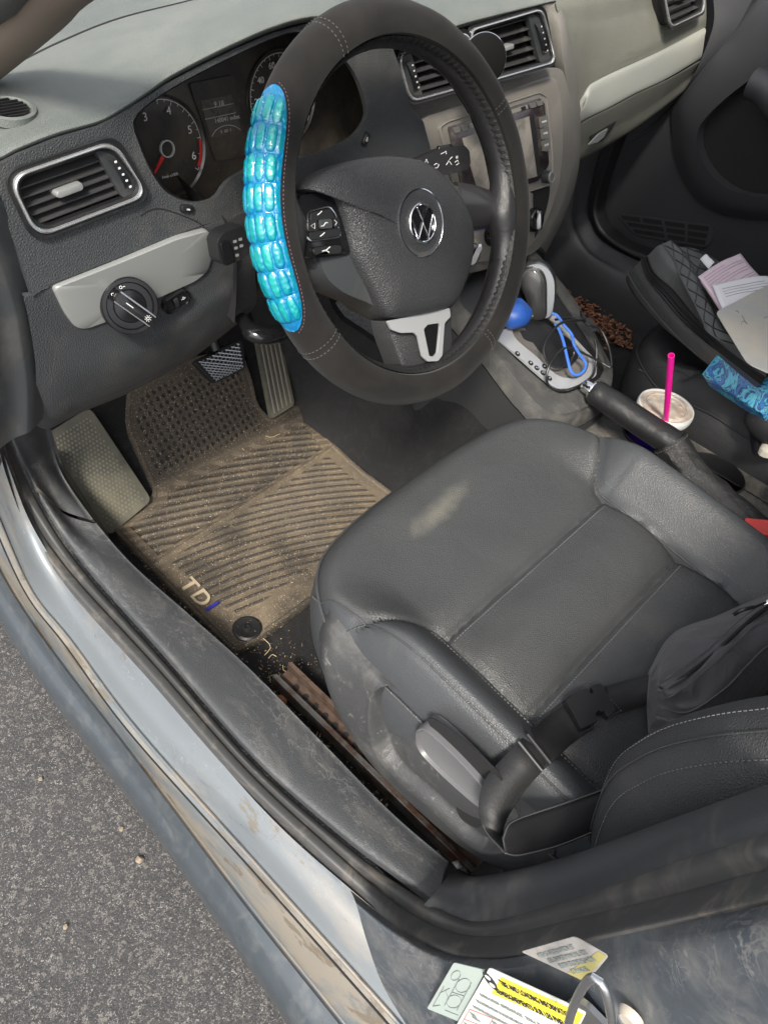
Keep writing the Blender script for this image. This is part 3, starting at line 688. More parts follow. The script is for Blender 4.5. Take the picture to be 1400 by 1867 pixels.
# crumbs and leaf bits scattered over the carpet by the sill
random.seed(11)
CR = mk('crumbs', (.40, .30, .18), .8, blotch=((.12, .08, .05), 300, .45, .55)); mb = MB()
def scat(px0, px1, wd, n, z, rmin, rmax):
    a, b = at(*px0, z=z), at(*px1, z=z); d = b - a; s_ = Z.cross(d).normalized()
    for _ in range(n):
        p = a + d * random.random() + s_ * random.gauss(0, wd); r = random.uniform(rmin, rmax)
        q = [p + V((random.uniform(-1, 1), random.uniform(-1, 1), random.uniform(0, .8))) * r for _ in range(4)]
        mb.add(q, [(0, 1, 2), (0, 2, 3), (0, 1, 3), (1, 2, 3)])
scat((235, 985), (440, 1215), .008, 260, .012, .001, .003); scat((455, 1225), (700, 1480), .018, 380, .008, .0008, .003); scat((560, 1180), (480, 1230), .03, 180, .008, .0006, .002)
scat((1060, 545), (1110, 600), .04, 10, .01, .003, .006)
for pq in [((300, 900), (560, 830)), ((330, 1050), (600, 1060)), ((420, 1130), (520, 1150)), ((480, 760), (560, 790))]: scat(*pq, .035, 110, .021, .0005, .0016)
tag(mb.build('debris', CR, None, smooth=False), 'tan crumbs and leaf bits scattered over the carpet and mat', kind='stuff')
mb = MB()
for k in range(26):
    px, py = random.choice([(470 + random.random() * 60, 1180 + random.random() * 50), (560 + random.random() * 40, 1290 + random.random() * 60), (400 + random.random() * 120, 780 + random.random() * 40), (470 + random.random() * 30, 740 + random.random() * 40)])
    p = at(px, py, z=.024 if py < 1000 else .012); a = random.random() * 6.28; l_ = random.uniform(.006, .018)
    mb.tube(cr([p, p + V((math.cos(a), math.sin(a), .2)) * l_, p + V((math.cos(a + .7), math.sin(a + .7), .1)) * l_ * 1.8], 6), .0005, 4)
tag(mb.build('dry_grass', mk('dry_grass', (.50, .40, .24), .8), None), 'dry grass stalks lying on the mat and carpet', kind='stuff')
LEAFM = mk('brown_leaf', (.36, .13, .05), .7, blotch=((.2, .09, .04), 150, .4, .6))
def leaf(px, py, z, s, lab):
    p = at(px, py, z=z); mb = MB(); rows = []
    for i in range(5):
        for_ = i / 4; wd = math.sin(math.pi * (for_ * .9 + .05)) * s * .45
        rows.append([p + V((0, 1, 0)) * s * (for_ - .5) + X * wd * t + Z * (abs(t) * s * .35 + .1 * s * math.sin(5 * for_ + 3 * t)) for t in (-1, -.5, 0, .5, 1)])
    mb.grid(rows); tag(mb.build('dry_leaf', LEAFM, None, solid=.0004), lab, 'leaf', 'dry leaves beside the seat rail')
leaf(512, 1282, .014, .020, 'curled rust brown dry leaf beside the end of the seat rail'); leaf(600, 1402, .010, .012, 'small pale leaf scrap halfway along the seat rail')
# ================================================================ seats
def seat_shape(xc, mats, par, driver=True):
    """cushion as one upholstered surface; seams are pressed into it"""
    HW = .252; NU, NV = 150, 190; LEN = .56; YF = .002
    def yf(u): return YF - .045 * abs(u) ** 3 - .085 * abs(u) ** 9
    a1, a2 = -.197, -.318          # cross seams (y)
    rows = []; leaf = []
    def H(x, y, u):
        s = x - xc; a = abs(s)
        z = .300 + (.056 * (x - xc + .25) if driver else 0) + .012 * math.exp(-((y + .02) / .07) ** 2) - .03 * ss(-.15, -.55, y) 
        k_ = ss(-.06, -.21, y); z += .042 * ss(.158, .222, a) * k_ + .008 * ss(.12, .22, a) * ss(.02, -.1, y)
        z -= max(0, a - .226) * (.5 + .5 * k_); z -= .003 * math.exp(-((a - .228) / .0028) ** 2)
        # seam between the centre panel and the bolsters: from the front corner in to the panel, then back
        sb = .165 + (.070 * ss(-.19, -.120, y))
        d = abs(a - sb) * (1 if y < -.20 else .75)
        z -= .0065 * math.exp(-(d / .0050) ** 2) * ss(-.112, -.128, y) + .006 * math.exp(-(d / .02) ** 2) * ss(-.08, -.2, y)
        if a < sb:
            for ys in (a1, a2): z -= .0045 * math.exp(-((y - ys) / .0045) ** 2) + .006 * math.exp(-((y - ys) / .022) ** 2)
            z += .006 * math.cos((y - a1) / (a1 - a2) * math.pi * 2) * -1 * (1 if y < a1 + .0 else 0) * ss(-.18, -.24, y) * .5
        return z
    for j in range(NV + 1):
        t = j / NV; r = []
        for i in range(NU + 1):
            u = 2 * i / NU - 1
            # denser near the edge
            x = xc + HW * u; f = yf(u); y = f - LEN * (t ** 1.15) * (1 - (YF - f) / LEN * 0)
            de = (1 - abs(u)) * HW; df = (f - y); 
            rad = .032; d = 1 / (1 / max(de, 1e-4) ** 3 + 1 / max(df, 1e-4) ** 3) ** (1 / 3)
            e = max(0, rad - d); dz = rad - math.sqrt(max(0, rad * rad - e * e))
            r.append(V((x, y, H(x, y, u) - dz + .0012 * noise.noise(V((x * 18, y * 18, 3))))))
        rows.append(r)
    mb = MB(); mb.grid(rows)
    faces = mb.f; m_idx = []
    for f in faces:
        c = sum((mb.v[k] for k in f), Vector()) / 4; a = abs(c.x - xc); sb = .165 + (.070 * ss(-.19, -.120, c.y))
        m_idx.append(1 if (a > sb and c.y < -.118) or a > .228 else 0)
    o = mb.build('cushion', mats[0], par)
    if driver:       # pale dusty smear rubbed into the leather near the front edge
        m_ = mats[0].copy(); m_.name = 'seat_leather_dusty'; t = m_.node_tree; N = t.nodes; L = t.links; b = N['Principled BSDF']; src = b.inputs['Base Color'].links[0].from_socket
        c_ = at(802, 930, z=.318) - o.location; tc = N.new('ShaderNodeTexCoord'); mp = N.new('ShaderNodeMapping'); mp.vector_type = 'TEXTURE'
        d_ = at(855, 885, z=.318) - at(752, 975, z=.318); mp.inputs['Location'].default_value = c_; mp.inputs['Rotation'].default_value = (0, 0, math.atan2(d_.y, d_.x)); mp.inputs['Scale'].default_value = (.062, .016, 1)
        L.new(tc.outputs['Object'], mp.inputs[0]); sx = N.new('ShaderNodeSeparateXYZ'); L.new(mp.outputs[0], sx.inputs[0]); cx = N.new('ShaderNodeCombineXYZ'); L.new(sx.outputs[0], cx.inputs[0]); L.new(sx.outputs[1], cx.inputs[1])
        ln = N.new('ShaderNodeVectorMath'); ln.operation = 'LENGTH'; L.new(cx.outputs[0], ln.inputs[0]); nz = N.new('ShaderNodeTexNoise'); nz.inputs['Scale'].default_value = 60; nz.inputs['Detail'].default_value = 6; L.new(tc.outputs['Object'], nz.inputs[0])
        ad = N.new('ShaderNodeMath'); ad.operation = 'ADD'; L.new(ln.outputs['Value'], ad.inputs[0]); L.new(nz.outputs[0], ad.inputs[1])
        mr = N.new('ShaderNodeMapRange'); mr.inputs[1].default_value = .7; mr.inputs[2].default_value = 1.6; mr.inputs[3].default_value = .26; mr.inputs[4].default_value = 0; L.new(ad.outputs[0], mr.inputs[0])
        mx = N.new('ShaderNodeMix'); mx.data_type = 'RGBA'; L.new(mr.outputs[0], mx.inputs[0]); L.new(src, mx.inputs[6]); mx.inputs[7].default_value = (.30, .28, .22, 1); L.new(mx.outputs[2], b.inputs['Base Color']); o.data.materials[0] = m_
    o.data.materials.append(mats[1])
    if len(o.data.polygons) == len(m_idx): o.data.polygons.foreach_set('material_index', m_idx)
    # upholstered skirt: round the front and both sides
    per = [rows[j][0] for j in range(int(NV * .92), 0, -6)] + [rows[0][i] for i in range(0, NU + 1, 3)] + [rows[j][NU] for j in range(6, int(NV * .92), 6)]
    c = V((xc, -.28, .3))
    def off(p, k, dz):
        q = p - c; q.z = 0; return p + q.normalized() * k + V((0, 0, dz))
    mb = MB(); mb.grid([cr([off(p, k, dz) for p in per], 260) for k, dz in ((-.002, .003), (.002, -.004), (.006, -.022), (.008, -.045), (.006, -.075), (-.004, -.115), (-.02, -.15))])
    mb.build('cushion_skirt', mats[1] if driver else mats[0], par)
    mb = MB(); mb.tube(cr([off(p, .0025, .0002) for p in per], 240), .0016, 6)
    mb.build('piping', mats[0], par)
    def surf(x, y):
        u = (x - xc) / HW; f = yf(u); de = (1 - abs(u)) * HW; df = f - y; d = 1 / (1 / max(de, 1e-4) ** 3 + 1 / max(df, 1e-4) ** 3) ** (1 / 3)
        e = max(0, .032 - d); return H(x, y, u) - (.032 - math.sqrt(max(0, .032 ** 2 - e * e)))
    for ys in (a1 - .008, a2 - .008):
        mb = MB(); stitches([V((x, ys, surf(x, ys) + .0002)) for x in [xc - .155 + .31 * k / 20 for k in range(21)]], mb); mb.build('stitching', STI, par)
    for sg in (-1, 1):
        P = []
        for k in range(50):
            y = -.185 - .34 * k / 49; a = .165 + .070 * ss(-.19, -.120, y) + .010; P.append(V((xc + sg * a, y, surf(xc + sg * a, y) + .0002)))
        mb = MB(); stitches(P, mb); mb.build('stitching', STI, par)
    for sg in (-1, 1):
        mb = MB(); P = []
        for k in range(60):
            y = -.113 - .43 * k / 59; a = .165 + .070 * ss(-.19, -.120, y) + (.02 * ss(-.125, -.113, y)); P.append(V((xc + sg * a, y, surf(xc + sg * a, y) + .0002)))
        mb.tube(P, .0013, 6); mb.build('bolster_seam', mats[0], par)
        mb = MB(); P = [V((xc + sg * .228, y, surf(xc + sg * .228, y) + .0006)) for y in [-.05 - .49 * k / 59 for k in range(60)]]; mb.tube(P, .0012, 6); mb.build('ridge_piping', mats[0], par)
    return surf
ds = empty('driver_seat', (-.36, -.28, .03), parent=CARO); ds['label'] = 'black leather driver seat with a grey plastic side panel and height lever'
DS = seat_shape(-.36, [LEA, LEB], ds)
psx = .398
ps = empty('passenger_seat', (psx, -.28, .03), parent=CARO); ps['label'] = 'black leather passenger seat covered with bags and papers'
PSF = seat_shape(psx, [LEP, LEP], ps, False)
# base under each seat
for xc, p_ in ((-.355, ds), (psx, ps)):
    mb = MB(); mb.box((xc, -.29, .14), X * .195, Y * .235, Z * .075); mb.build('seat_base', DARK, p_, bevel=.03)
# side shield of the driver seat, traced: upper edge, fold, belly, lower edge
SHM = mk('side_shield_plastic', (.040, .041, .043), .44, grain=(500, .35, 'leather'), dust=[((.22, .21, .19), 14, .52, .78, .35), ((.4, .38, .34), 70, .60, .75, .4)])
h0 = ATz([(603, 1092), (606, 1112), (616, 1138), (642, 1166), (700, 1222), (780, 1288), (850, 1348), (900, 1400), (935, 1432), (970, 1464), (1010, 1500)], -.612, 0.302)
h1 = ATz([(600, 1094), (598, 1116), (602, 1148), (632, 1192), (690, 1262), (770, 1330), (845, 1394), (915, 1455), (960, 1492), (1010, 1530)], -.632, 0.292)
h2 = ATz([(597, 1096), (588, 1130), (590, 1200), (620, 1285), (680, 1352), (760, 1420), (845, 1482), (925, 1530), (1010, 1570)], -.636, 0.268)
h3 = ATz([(595, 1100), (583, 1150), (590, 1225), (622, 1312), (682, 1398), (765, 1478), (850, 1548), (930, 1590), (1010, 1620)], -.622, 0.24)
h4 = [p + V((.03, .01, -.06)) for p in h3]
mb = MB(); G_ = loft([[p + V((.02, 0, .01)) for p in h0], h0, h1, h2, h3, h4], 340, 170)
# pressed scoop ahead of the lever
cs = at(712, 1300, x=-.63)
RCq = [V((a, b)) for a, b in [(676, 1275), (690, 1256), (708, 1248), (722, 1253), (800, 1320), (900, 1418), (935, 1452), (945, 1530), (895, 1556), (850, 1536), (780, 1468), (720, 1416), (688, 1378), (674, 1330)]]
RCq = [V((p.x, p.y)) for p in cr([V((p.x, p.y, 0)) for p in RCq], 60, True)]
for r in G_:
    for p in r:
        a, b = pxy(p); d = edist(a, b, RCq)
        if inside(a, b, RCq): p.x += .013 * ss(0, 11, d) + .007 * ss(.0, 45, d) + .006 * ss(0, 14, d) * ss(735, 690, a)
        else: p.x -= .0010 * math.exp(-(d / 5) ** 2)
mb.grid(G_); sh = mb.build('side_shield', SHM, ds)
lv = cr(AT([(757, 1338), (763, 1328), (780, 1332), (832, 1380), (886, 1440), (898, 1466), (886, 1478), (860, 1462), (800, 1408), (762, 1366)], x=-.629), 60, True)
LVM = mk('lever_plastic', (.10, .10, .105), .36, rvar=.06)
mb = MB(); mb.dome(lv, V((-1, 0, 0)), [(1.0, -.022), (1.0, -.002), (.985, .0005), (.955, .001), (.90, -.003), (.6, -.006), (.2, -.0065)]); mb.build('height_lever', LVM, ds)
mb = MB(); mb.dome(cr(AT([(786, 1324), (802, 1315), (900, 1398), (918, 1440), (905, 1455), (880, 1425)], x=-.6225), 40, True), V((-1, 0, 0)), [(1, 0), (1, .001)]); mb.build('lever_slot', DARK, ds)
mb = MB(); mb.dome(cr(AT([(832, 1462), (842, 1458), (868, 1478), (878, 1500), (868, 1508), (840, 1490)], x=-.6215), 30, True), V((-1, 0, 0)), [(1, 0), (1, .001)]); mb.build('shield_hole', DARK, ds)
# backrest: side bolsters stand forward of the hollow centre panel
prof = [(.262, -.475), (.275, -.455), (.31, -.434), (.357, -.421), (.412, -.414), (.455, -.419), (.495, -.429), (.54, -.448), (.582, -.471), (.64, -.50), (.72, -.530), (.80, -.558), (.88, -.582), (.92, -.594)]
def bsec(z, f, e=1.):
    h = [(-.150, .16), (-.232, .165), (-.256, .12), (-.262, .07), (-.258, .035), (-.246, .012), (-.228, .001), (-.205, .0), (-.180, .014), (-.155, .045), (-.12, .072), (-.06, .078), (0, .080)]
    P = [V((-.36 + x * e, f - d * (1 if d < .1 else 1), z)) for x, d in h]; Q = [V((-.72 - p.x, p.y, p.z)) for p in reversed(P[:-1])]; return cr(P + Q, 110)
mb = MB(); R_ = [bsec(z, y) for z, y in prof]; R2 = [cr_p([r[j] for r in R_], 90) for j in range(110)]
rows = [[R2[j][i] for j in range(110)] for i in range(90)]
b0r = [p + V((0, -.03, -.01)) for p in rows[0]]
rows = [[p.lerp(V((-.36, -.56, .26)), .35) for p in b0r], b0r] + rows
tc_ = sum(rows[-1], Vector()) / 110; rows += [[p.lerp(tc_, k) + V((0, 0, h)) for p in rows[-1]] for k, h in ((.06, .015), (.2, .028), (.6, .034), (1., .035))]
mb.grid(rows); bk = mb.build('backrest', LEA, ds)
mb = MB(); mb.grid([[p + V((psx + .36, 0, 0)) for p in r] for r in rows]); mb.build('backrest', LEP, ps)
mb = MB()
for o_ in (27,): mb.tube([rows[i][o_] + V((-.0006, .0006, 0)) for i in range(4, 92)], .0009, 6)
mb.build('backrest_piping', LEA, ds)
mb = MB(); stitches([rows[i][25] + V((-.0010, .0004, 0)) for i in range(4, 92)], mb, r=.0005); mb.build('backrest_stitching', STI, ds)
mb = MB(); stitches([rows[i][29] + V((-.0006, .0008, 0)) for i in range(4, 92)], mb, r=.0005); mb.build('backrest_stitching', STI, ds)
# ================================================================ dashboard
dash = empty('dashboard', (0, .45, .5), parent=CARO); dash['label'] = 'grey dashboard with silver trim strips, passenger side coloured in a sunlit tone'
def LY(pts, y): return AT(pts, y=y)
lip = LY([(-60, 308), (0, 294), (36, 276), (107, 248), (179, 227), (214, 209), (268, 174), (304, 149), (357, 120), (429, 85), (500, 55), (565, 38), (620, 42), (680, 66), (724, 84), (790, 64), (850, 44), (985, 10), (1012, 6)], .236)
lip = [p + V((0, .035 * ss(-.15, .05, p.x), 0)) for p in lip]
for k, p in enumerate(lip):   # keep each point on its own sight line while the lip runs back toward the middle
    pass
lip = [at(px, py, y=.236 + .034 * ss(600, 900, px)) for px, py in [(-60, 308), (0, 294), (36, 276), (107, 248), (179, 227), (214, 209), (268, 174), (304, 149), (357, 120), (429, 85), (500, 55), (565, 38), (620, 42), (680, 66), (724, 84), (790, 64), (850, 44), (985, 10), (1012, 4)]]
n_l = len(lip)
lipin = [p + V((0, .030, -.012)) for p in lip]
lipr = [p + V((0, .006, .008)) for p in lip]
T0 = [(-120, 190), (-60, 152), (0, 132), (107, 79), (214, 36), (340, 4), (480, -32), (700, -70), (1000, -110)]
seam = AT(T0, y=.44)
def up_(z0, y0, dz): return None
mid = [a.lerp(b, .45) + V((0, 0, .010)) for a, b in zip(cr(lipr, 40), cr(seam, 40))]
mb = MB(); mb.grid(loft([lipin, lip, lipr, mid, [a.lerp(b, .9) + V((0, 0, .003)) for a, b in zip(cr(lipr, 40), cr(seam, 40))], seam], 140, 40)); mb.build('dash_pad', PAD, dash)
mb = MB(); mb.tube([p + V((0, -.001, .0005)) for p in cr(seam, 60)], .0016, 6); mb.build('pad_seam', DARK, dash)
far = [p + V((0, .42, -.03)) for p in seam]
mb = MB(); mb.grid(loft([[p + V((0, 0, -.004)) for p in seam], [a.lerp(b, .5) for a, b in zip(seam, far)], far], 60, 12)); dp = mb.build('defroster_panel', PAD, dash)
# driver fascia with the opening for the instruments
NF = V((0, -1, .18)).normalized(); PF = V((-.5, .222, .68))
fas = [(-50, 318), (0, 300), (36, 281), (107, 252), (179, 231), (214, 213), (268, 178), (304, 153), (357, 124), (429, 89), (500, 59), (565, 42), (620, 46), (680, 70), (716, 88), (728, 120), (748, 192), (772, 222), (800, 330), (760, 345), (690, 300), (640, 312), (540, 350), (470, 385), (412, 400), (372, 410), (320, 428), (214, 471), (88, 521), (60, 541), (30, 450), (0, 372), (-30, 330)]
hole = [(243, 222), (250, 252), (271, 304), (296, 343), (321, 361), (357, 370), (393, 361), (411, 336), (436, 318), (480, 300), (557, 286), (602, 273), (644, 249), (666, 220), (668, 195), (654, 149), (632, 112), (596, 78), (548, 58), (500, 68), (429, 100), (357, 136), (304, 166), (262, 196)]
F3 = ON(fas, PF, NF); H3 = cr(ON(hole, PF, NF), 90, True)
VH = rloop(ON([(20, 328), (203, 262), (260, 352), (74, 426)], PF, NF), .012)
mb = MB(); mb.prism(F3, -NF * .006, [H3, VH]); mb.build('driver_fascia', PL, dash)
cp = sum(H3, Vector()) / len(H3); PC = V((-.45, .315, .62)); NC = V((0, -1, .22)).normalized()
H4 = cr(ON([(a, b) for a, b in hole], PC, NC), 90, True)
H4 = [p.lerp(sum(H4, Vector()) / 90, .02) for p in H4]
mb = MB(); R_ = [H3, [a.lerp(b, .06) + NF * -.002 for a, b in zip(H3, H4)], [a.lerp(b, .5) for a, b in zip(H3, H4)], H4]
mb.grid(R_, cv=True); hoodo = mb.build('cluster_hood', PLS, dash)
clus = empty('instrument_cluster', cp + V((0, .09, 0)), parent=CARO)
CLB = mk('dusty_dial_black', (.018, .017, .017), .35, coat=.3, dust=[((.16, .13, .09), 9, .42, .75, .55), ((.3, .26, .2), 130, .62, .72, .4)])
mb = MB(); mb.prism([p - NC * .001 for p in H4], -NC * .004); mb.build('dial_panel', CLB, clus)
def dial(c, r, a0, a1, name, nums, red=None, step=0):
    u, v = X, NC.cross(X) * 1; v = v if v.z > 0 else -v
    P = lambda a, k, h=.0015: c + NC * h + (u * math.cos(a) + v * math.sin(a)) * r * k
    mb = MB(); mb.lathe([(r * 1.10, 0), (r * 1.09, .0025), (r * 1.04, .0005)], c, NC, 64); d_ = mb.build(name, CLB, clus)
    mb = MB(); n = 80; A = [a0 + (a1 - a0) * k / n for k in range(n + 1)]
    mb.grid([[P(a, 1.0) for a in A], [P(a, .985) for a in A]])
    for k in range(step + 1):
        a = a0 + (a1 - a0) * k / step; L_ = .90 if k % 2 == 0 else .94; w_ = .007
        mb.grid([[P(a - w_, 1.), P(a + w_, 1.)], [P(a - w_, L_), P(a + w_, L_)]])
    mb.build('scale', WHT, d_)
    return P, u, v, d_
ct = on(300, 270, PC, NC); rt3 = (on(262, 188, PC, NC) - ct).length
P_, u_, v_, dt = dial(ct, .0475, math.radians(215), math.radians(-38), 'tachometer', None, step=24)
for s, a in (('1', 190), ('2', 150), ('3', 117), ('4', 70), ('5', 20), ('6', -22)): text('number', s, P_(math.radians(a), .78), u_, v_, .0115, WHT, dt)
text('number', '1/min x1000', on(309, 320, PC, NC) + NC * .001, u_, v_, .0042, WHT, dt)
mb = MB(); A = [math.radians(2 - 36 * k / 20) for k in range(21)]; mb.grid([[P_(a, 1.0, .002) for a in A], [P_(a, .93, .002) for a in A]]); mb.build('red_zone', RED, dt)
mb = MB(); mb.lathe([(.0088, .004), (.0088, .007), (.0076, .007), (.0076, .004)], ct, NC, 32); mb.build('dial_ring', mk('dial_ring_grey', (.5, .5, .5), .4), dt)
e_ = on(278, 314, PC, NC); mb = MB(); d_ = (e_ - ct).normalized(); w_ = NC.cross(d_)
mb.prism([ct + d_ * .0095 + NC * .0045 + w_ * .0022, ct + d_ * .0095 + NC * .0045 - w_ * .0022, e_ + NC * .0045 - w_ * .0008, e_ + NC * .0045 + w_ * .0008], NC * .001); mb.build('needle', RED, dt)
csx = on(513, 180, PC, NC)
P2, u_, v_, dsp = dial(csx, .0475, math.radians(215), math.radians(-38), 'speedometer', None, step=28)
for i, s in enumerate(('0', '20', '40', '60', '80', '100', '120', '140')): text('number', s, P2(math.radians(212 - i * 35), .78), u_, v_, .0095, WHT, dsp)
mb = MB(); mb.lathe([(.0088, .004), (.0088, .007), (.0076, .007), (.0076, .004)], csx, NC, 32); mb.build('dial_ring', MATS['dial_ring_grey'], dsp)
mb = MB(); d_ = (X * -.8 - v_ * .6).normalized(); w_ = NC.cross(d_); mb.prism([csx + d_ * .0095 + NC * .0045 + w_ * .0022, csx + d_ * .0095 + NC * .0045 - w_ * .0022, csx + d_ * .043 + NC * .0045], NC * .001); mb.build('needle', RED, dsp)
q = ON([(344, 152), (424, 136), (452, 282), (392, 294)], PC, NC); mb = MB(); mb.prism(rloop([p + NC * .0005 for p in q], .003), NC * .0016); scr = mb.build('display_surround', CLB, clus)
LCD = mk('display_grey', (.055, .052, .045), .25, coat=.3, dust=((.16, .13, .1), 30, .4, .8, .4)); LCI = mk('display_print', (.42, .40, .36), .5)
q = ON([(363, 183), (421, 171), (438, 238), (382, 252)], PC, NC); mb = MB(); mb.prism([p + NC * .0023 for p in q], NC * .0006); dsc = mb.build('display', LCD, clus)
def tx(s, px, py, size, mat, par, p0, n, h=.003, ang=0):
    u = X * math.cos(ang) + (Z * math.sin(ang)); u = (u - n * u.dot(n)).normalized(); v = n.cross(u); return text('lettering', s, on(px, py, p0, n) + n * h, u, v, size, mat, par)
tx('9 18', 396, 189, .0078, LCI, dsc, PC, NC); tx('140041 miles', 411, 216, .0066, LCI, dsc, PC, NC); tx('0  1/2  1', 409, 238, .0044, LCI, dsc, PC, NC)
mb = MB()
for pp in ([(366, 200), (423, 188)], [(371, 217), (427, 205)], [(384, 248), (392, 236), (408, 228), (424, 229), (436, 236)]): mb.tube(cr([p + NC * .0031 for p in ON(pp, PC, NC)], 12), .00035, 4)
mb.build('display_line', LCI, dsc)
# small buttons under the cluster
for (px, py), s_ in (((340, 380), 'oo'), ((665, 253), 'SET')):
    c = on(px, py, PF, NF); mb = MB(); a_ = .3 if px < 400 else .95
    uu = (X * math.cos(a_ * (-1 if px < 400 else 1)) + Z * math.sin(a_ * (-1 if px < 400 else 1))).normalized(); uu = (uu - NF * uu.dot(NF)).normalized(); vv = NF.cross(uu)
    mb.dome(rrect(c, uu, vv, .0075, .0036, .0034), NF, [(1.1, 0), (1.1, .0015), (1, .0015), (1, .003), (.9, .0034)]); b_ = mb.build('cluster_button', BLK, dash); text('mark', s_, c + NF * .0036, uu, vv, .0035, WHT, b_)
mb = MB(); mb.tube(cr([p + NF * .0003 for p in ON([(256, 393), (270, 384), (290, 380), (320, 388), (357, 403), (372, 414)], PF, NF)], 30), .0007, 5); mb.build('fascia_seam', DARK, dash)
# crease strip under the vent, between fascia and silver trim
# ---- silver strip and light switch
PS = V((-.62, .2060, .58)); NS = V((0, -1, -.05)).normalized()
sv = [(97, 524), (215, 478), (322, 434), (380, 418), (388, 440), (388, 461), (379, 493), (357, 511), (286, 543), (193, 586), (154, 600), (136, 596), (118, 571)]
S3 = rloop(ON(sv, PS, NS), .006); mb = MB(); mb.dome(S3, NS, [(1.0, -.012), (1.0, -.001), (.993, .0012), (.975, .002), (.5, .003)]); mb.build('silver_trim', SAT, dash)
c = on(236, 557, PS + NS * .012, NS); hl = empty('headlight_switch', c, parent=CARO); u_, v_ = X, Z
nS = V((-.22, -.86, .34)).normalized(); uS = (X - nS * X.dot(nS)).normalized(); vS = nS.cross(uS)
if vS.z < 0: vS = -vS
mb = MB(); mb.lathe([(.0275, -.026), (.0282, -.002), (.0282, .004), (.0270, .0055), (.0236, .0055), (.0224, .003), (.0167, .003), (.0155, .0055), (0, .0065)], c, nS, 56); mb.build('switch_dial', GLB, hl)
k0_, k1_ = c + (-uS * .62 + vS * .78).normalized() * .0192, c + (uS * .62 - vS * .78).normalized() * .0222; dk = (k1_ - k0_).normalized(); wk = nS.cross(dk)
mb = MB(); mb.dome(rrect((k0_ + k1_) / 2, dk, wk, (k1_ - k0_).length / 2, .0058, .004), nS, [(1.06, .005), (1.03, .016), (.98, .018), (.5, .0185)]); mb.build('rotary_knob', GLB, hl)
mb = MB()
for s_ in (-1, 1): mb.tube([k0_ + wk * s_ * .0055 + nS * .0178, k1_ + wk * s_ * .0055 + nS * .0178], .0009, 6)
mb.build('knob_edge', CHR, hl)
mb = MB(); cc = k1_ - dk * .006 + nS * .0188
for k in range(8):
    q = k * math.pi / 4; d_ = uS * math.cos(q) + vS * math.sin(q); mb.tube([cc + d_ * .0022, cc + d_ * .0034], .0003, 4)
mb.tube(circ(cc, uS, vS, .0014, n=12), .0003, 4, closed=True); mb.tube([k0_ + dk * .010 + nS * .0188, k0_ + dk * .018 + nS * .0188], .0005, 5)
for (a, r) in ((130, .0203), (100, .0203)):
    q = math.radians(a); p = c + (uS * math.cos(q) + vS * math.sin(q)) * r + nS * .0058; mb.tube(circ(p, uS, vS, .0013, n=12), .0003, 4, closed=True)
    if a == 100: mb.tube([p + uS * .0022, p + uS * .0042], .0004, 4)
mb.build('symbol_mark', WHT, hl)
PK = V((-.55, .2030, .56)); c = on(322, 549, PK, NS); mb = MB(); uu = (X + Z * .25).normalized(); vv = NS.cross(uu); vv = vv if vv.z > 0 else -vv
mb.dome(rrect(c, uu, vv, .0155, .0088, .0086, 8), NS, [(1.12, -.004), (1.12, .0025), (1.0, .003), (.93, .001)]); dm = mb.build('dimmer_switch', GLB, CARO)
mb = MB(); rows = []
for i in range(17):
    a = math.radians(-50 + 100 * i / 16); h = .004 * math.cos(a) + (.0004 if i % 2 else 0); rows.append([c + uu * (-.002 + s_) + vv * .0085 * math.sin(a) + NS * h for s_ in (-.0025, .0025)])
mb.grid(rows); mb.build('thumbwheel', BLK, dm); text('mark', '-0-', c + uu * .008 + NS * .0016, uu, vv, .005, WHT, dm)
# ---- knee panel under the strip
k0 = LY([(40, 534), (70, 530), (97, 522), (215, 476), (322, 432), (400, 402), (462, 376)], .212)
k0b = LY([(44, 545), (74, 540), (100, 532), (215, 486), (322, 441), (400, 412), (462, 386)], .209)
k1 = LY([(56, 600), (90, 612), (130, 612), (225, 606), (330, 556), (410, 500), (466, 462)], .2085)
k2 = LY([(66, 680), (104, 694), (150, 690), (240, 664), (340, 600), (415, 545), (466, 505)], .210)
k3 = LY([(60, 760), (92, 772), (150, 745), (250, 704), (350, 648), (425, 592), (466, 556)], .232)
k3b = [p + V((0, .035, -.010)) for p in k3]; k4 = [p + V((0, .22, .03)) for p in k3]
mb = MB(); mb.grid(loft([k0, k0b, k1, k2, k3, k3b, k4], 90, 60)); kp = mb.build('knee_panel', PL, dash)
# inner right flank of the knee panel (dark gap to the steering column)
mb = MB(); e0 = LY([(412, 400), (430, 450), (432, 520), (428, 590)], .2); mb.grid([[p for p in cr(e0, 12)], [p + V((.02, .12, 0)) for p in cr(e0, 12)]]); mb.build('column_gap', DARK, dash)
# dash end face by the door
e0 = LY([(-60, 300), (-30, 335), (0, 375), (30, 455), (56, 540), (66, 600), (76, 680), (76, 770)], .215); 
e1 = [p + V((-.030, -.004, -.002)) for p in e0]; e2 = [p + V((-.095, .006, -.006)) for p in e0]; e3 = [p + V((-.105, .25, -.02)) for p in e0]
mb = MB(); mb.grid(loft([[p + V((.004, .004, 0)) for p in e0], [a.lerp(b, .5) + V((0, -.003, 0)) for a, b in zip(e0, e1)], e1, e2, e3], 60, 30)); mb.build('end_panel', PLS, dash)
# ---- centre fascia
PN = V((0, .262, .62)); NN = V((0, -.944, .33)).normalized()
